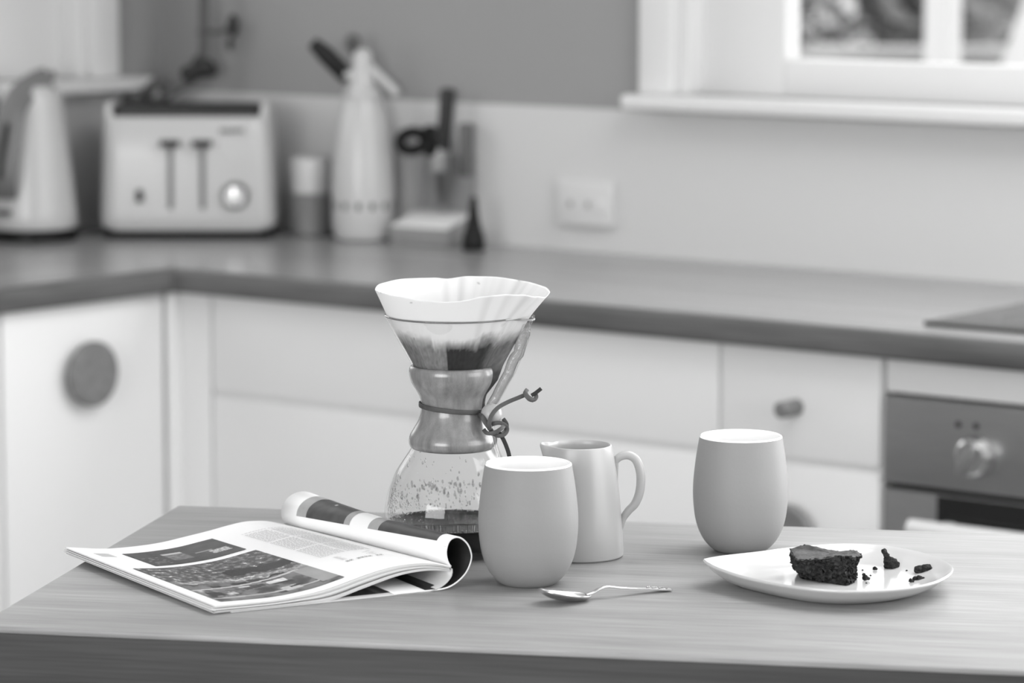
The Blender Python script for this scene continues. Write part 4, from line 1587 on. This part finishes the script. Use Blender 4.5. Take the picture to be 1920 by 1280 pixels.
rings = [ringp(0.001, 0, 0.0012), ringp(0.66, 0, 0.0012), ringp(0.68, 0, 0.0004), ringp(0.71, 0, 0.0004), ringp(0.73, 0, 0.0016), ringp(0.83, 0.22, 0.001), ringp(0.92, 0.52, 0.001), ringp(0.975, 0.80, 0.001), ringp(0.995, 0.94, 0),
         ringp(1.0, 1, 0.0), ringp(0.992, 1, 0.0012), ringp(0.975, 1, 0.0006), ringp(0.95, 0.84, 0.001), ringp(0.89, 0.55, 0.0025), ringp(0.81, 0.28, 0.0034), ringp(0.72, 0.06, 0.0048), ringp(0.6, 0, 0.0050), ringp(0.001, 0, 0.0050)]
mb = MB()
n = len(loop)
mb.add([p for r in rings for p in r], [(j * n + i, j * n + (i + 1) % n, (j + 1) * n + (i + 1) % n, (j + 1) * n + i) for j in range(len(rings) - 1) for i in range(n)])
mb.build('plate_dish', mat('white_porcelain', 0.56, 0.16), pl, merge=True, angle=60)
plate_floor = 0.9052

# ------------------------------------------------------------------ brownie and crumbs
M_CAKE = mat('dark_cake', 0.030, 0.85, spec=0.15, var=0.7, vscale=260, bump=1.0, bscale=600)
M_CRUST = mat('cake_crust', 0.085, 0.6, spec=0.25, var=0.35, vscale=120, bump=0.5, bscale=350)
zf = plate_floor
BC = onz(1553, 1090, zf)
ck = thing('brownie', 'chunk of dark chocolate brownie on the white plate', 'brownie', BC, RZ)


def cl(x, y, h):
    """pixel at height h above the plate floor -> local to the brownie"""
    q = onz(x, y, zf + h) - BC
    return Vector((q @ rt, q @ f0, q[2]))


hb_, ht = 0.0, 0.021
low = [cl(x, y, 0) for x, y in ((1506, 1086), (1545, 1092), (1588, 1098), (1600, 1093), (1606, 1086), (1604, 1074), (1572, 1066), (1525, 1064), (1497, 1074))]
up_ = [cl(x, y, h) for x, y, h in ((1492, 1049, .0195), (1535, 1047, .0205), (1576, 1041, .0225), (1600, 1043, .0215), (1615, 1041, .021), (1606, 1031, .0225), (1574, 1035, .0205), (1509, 1021, .0265), (1481, 1028, .0235))]
mid = [l.lerp(u_, 0.5) for l, u_ in zip(low, up_)]
for k in (0, 8, 7):
    mid[k] += Vector((-0.0025, -0.0005, 0))
for k in (3, 4):
    mid[k] += Vector((-0.0035, 0, 0))


def ring_points(poly, n=13):
    out = []
    for i in range(len(poly)):
        a, b = poly[i], poly[(i + 1) % len(poly)]
        out += [a.lerp(b, j / n) for j in range(n)]
    return out


def rough_cake(p, amt, nf=420):
    v = Vector((noise.noise(p * nf), noise.noise(p * nf + Vector((9, 3, 1))), noise.noise(p * nf + Vector((2, 7, 5)))))
    v2 = Vector((noise.noise(p * nf * 2.3), noise.noise(p * nf * 2.3 + Vector((9, 3, 1))), noise.noise(p * nf * 2.3 + Vector((2, 7, 5)))))
    return p + (v + v2 * 0.6) * amt


rl, rm, ru = ring_points(low), ring_points(mid), ring_points(up_)
cyc = []
NV = 20
for j in range(NV + 1):
    q = j / NV
    r_ = [a.lerp(b, q * 2) if q < 0.5 else b.lerp(c, q * 2 - 1) for a, b, c in zip(rl, rm, ru)]
    cyc.append([rough_cake(p, 0.0030 if 0 < j < NV else 0.0012, 520) for p in r_])
mb = MB()
n = len(rl)
mb.add([p for r_ in cyc for p in r_], [(j * n + i, j * n + (i + 1) % n, (j + 1) * n + (i + 1) % n, (j + 1) * n + i) for j in range(NV) for i in range(n)])
mb.v = [(x, y, max(z, 0.0003)) for x, y, z in mb.v]
mb.f.append(tuple(reversed(range(n))))
mb.build('crumb', M_CAKE, ck, smooth=False)
# baked crust on top, dipping in the middle
mb = MB()
ctr = Vector((sum(p.x for p in up_) / 6, sum(p.y for p in up_) / 6, sum(p.z for p in up_) / 6 - 0.0005))
ctr = cl(1556, 1037, 0.0205)
vs_ = []
NR = 12
for j in range(NR + 1):
    q = j / NR
    for i in range(n):
        p_ = ctr.lerp(ru[i], q * 1.015)
        p_ = rough_cake(p_, 0.0008, 260)
        p_.z += 0.0006 - 0.0012 * (q > 0.97)
        vs_.append(p_)
mb.add(vs_, [(j * n + i, j * n + (i + 1) % n, (j + 1) * n + (i + 1) % n, (j + 1) * n + i) for j in range(NR) for i in range(n)])
mb.build('crust', M_CRUST, ck, merge=True, angle=60)


def crumb(px, py, balls, label, sub=2, group='brownie crumbs on the plate'):
    """balls: (dx, dz, r) in pixels from the base"""
    q = onz(px, py, zf)
    sc = float((q - CAM) @ fw) / F
    bm = bmesh.new()
    me = bpy.data.meshes.new('cake_crumb')
    for dx, dz, r in [(a * 1.2, b * 1.2, c * 1.2) for a, b, c in balls]:
        g = bmesh.ops.create_icosphere(bm, subdivisions=sub, radius=r * sc)
        for v in g['verts']:
            p_ = v.co + Vector((dx * sc, random.uniform(-.2, .2) * r * sc * 0, max(dz, r * 0.8) * sc))
            v.co = rough_cake(p_ + Vector((px, py, 0)) * 0.01, 0.28 * r * sc, 0.9 / (r * sc)) - Vector((px, py, 0)) * 0.01
            v.co.z = max(v.co.z, 0.0002)
    bm.to_mesh(me)
    bm.free()
    me.materials.append(M_CAKE)
    o = bpy.data.objects.new('cake_crumb', me)
    COL.objects.link(o)
    o.location = q
    o.rotation_euler = (0, 0, RZ)
    return tag(o, label, 'crumb', group)


crumb(1671, 1066, [(0, 8, 10), (6, 5, 7), (-5, 14, 7), (-8, 22, 5), (-11, 28, 4.5), (-5, 4, 6)], 'tall upright crumb of brownie standing on the plate', 3)
crumb(1731, 1078, [(-6, 8, 8), (4, 9, 9), (9, 6, 7), (-2, 5, 8), (8, 14, 4)], 'large round crumb of brownie nearest the plate\'s blunt end', 3)
crumb(1713, 1062, [(0, 4, 5), (6, 3, 4), (-5, 4, 3)], 'small flat crumb touching the largest round crumb', 2)
crumb(1622, 1088, [(0, 4, 5), (-2, 9, 3), (5, 3, 3)], 'small pointed crumb beside the brownie', 2)
crumb(1720, 1088, [(-4, 3, 4), (3, 4, 5), (9, 3, 3)], 'small wide crumb near the front rim of the plate', 2)
tiny = 'tiny speck of brownie crumb scattered on the plate'
for x, y, r in ((1640, 1069, 3.5), (1708, 1092, 4), (1698, 1065, 3.5), (1700, 1073, 2.5), (1763, 1073, 3), (1762, 1078, 1.6), (1617, 1070, 1.5), (1684, 1068, 1.8), (1690, 1071, 1.4), (1632, 1080, 1.6), (1624, 1094, 1.5)):
    crumb(x, y, [(0, r * 0.8, r), (r * 0.8, r * 0.6, r * 0.6)], tiny, 1, 'tiny brownie crumbs')
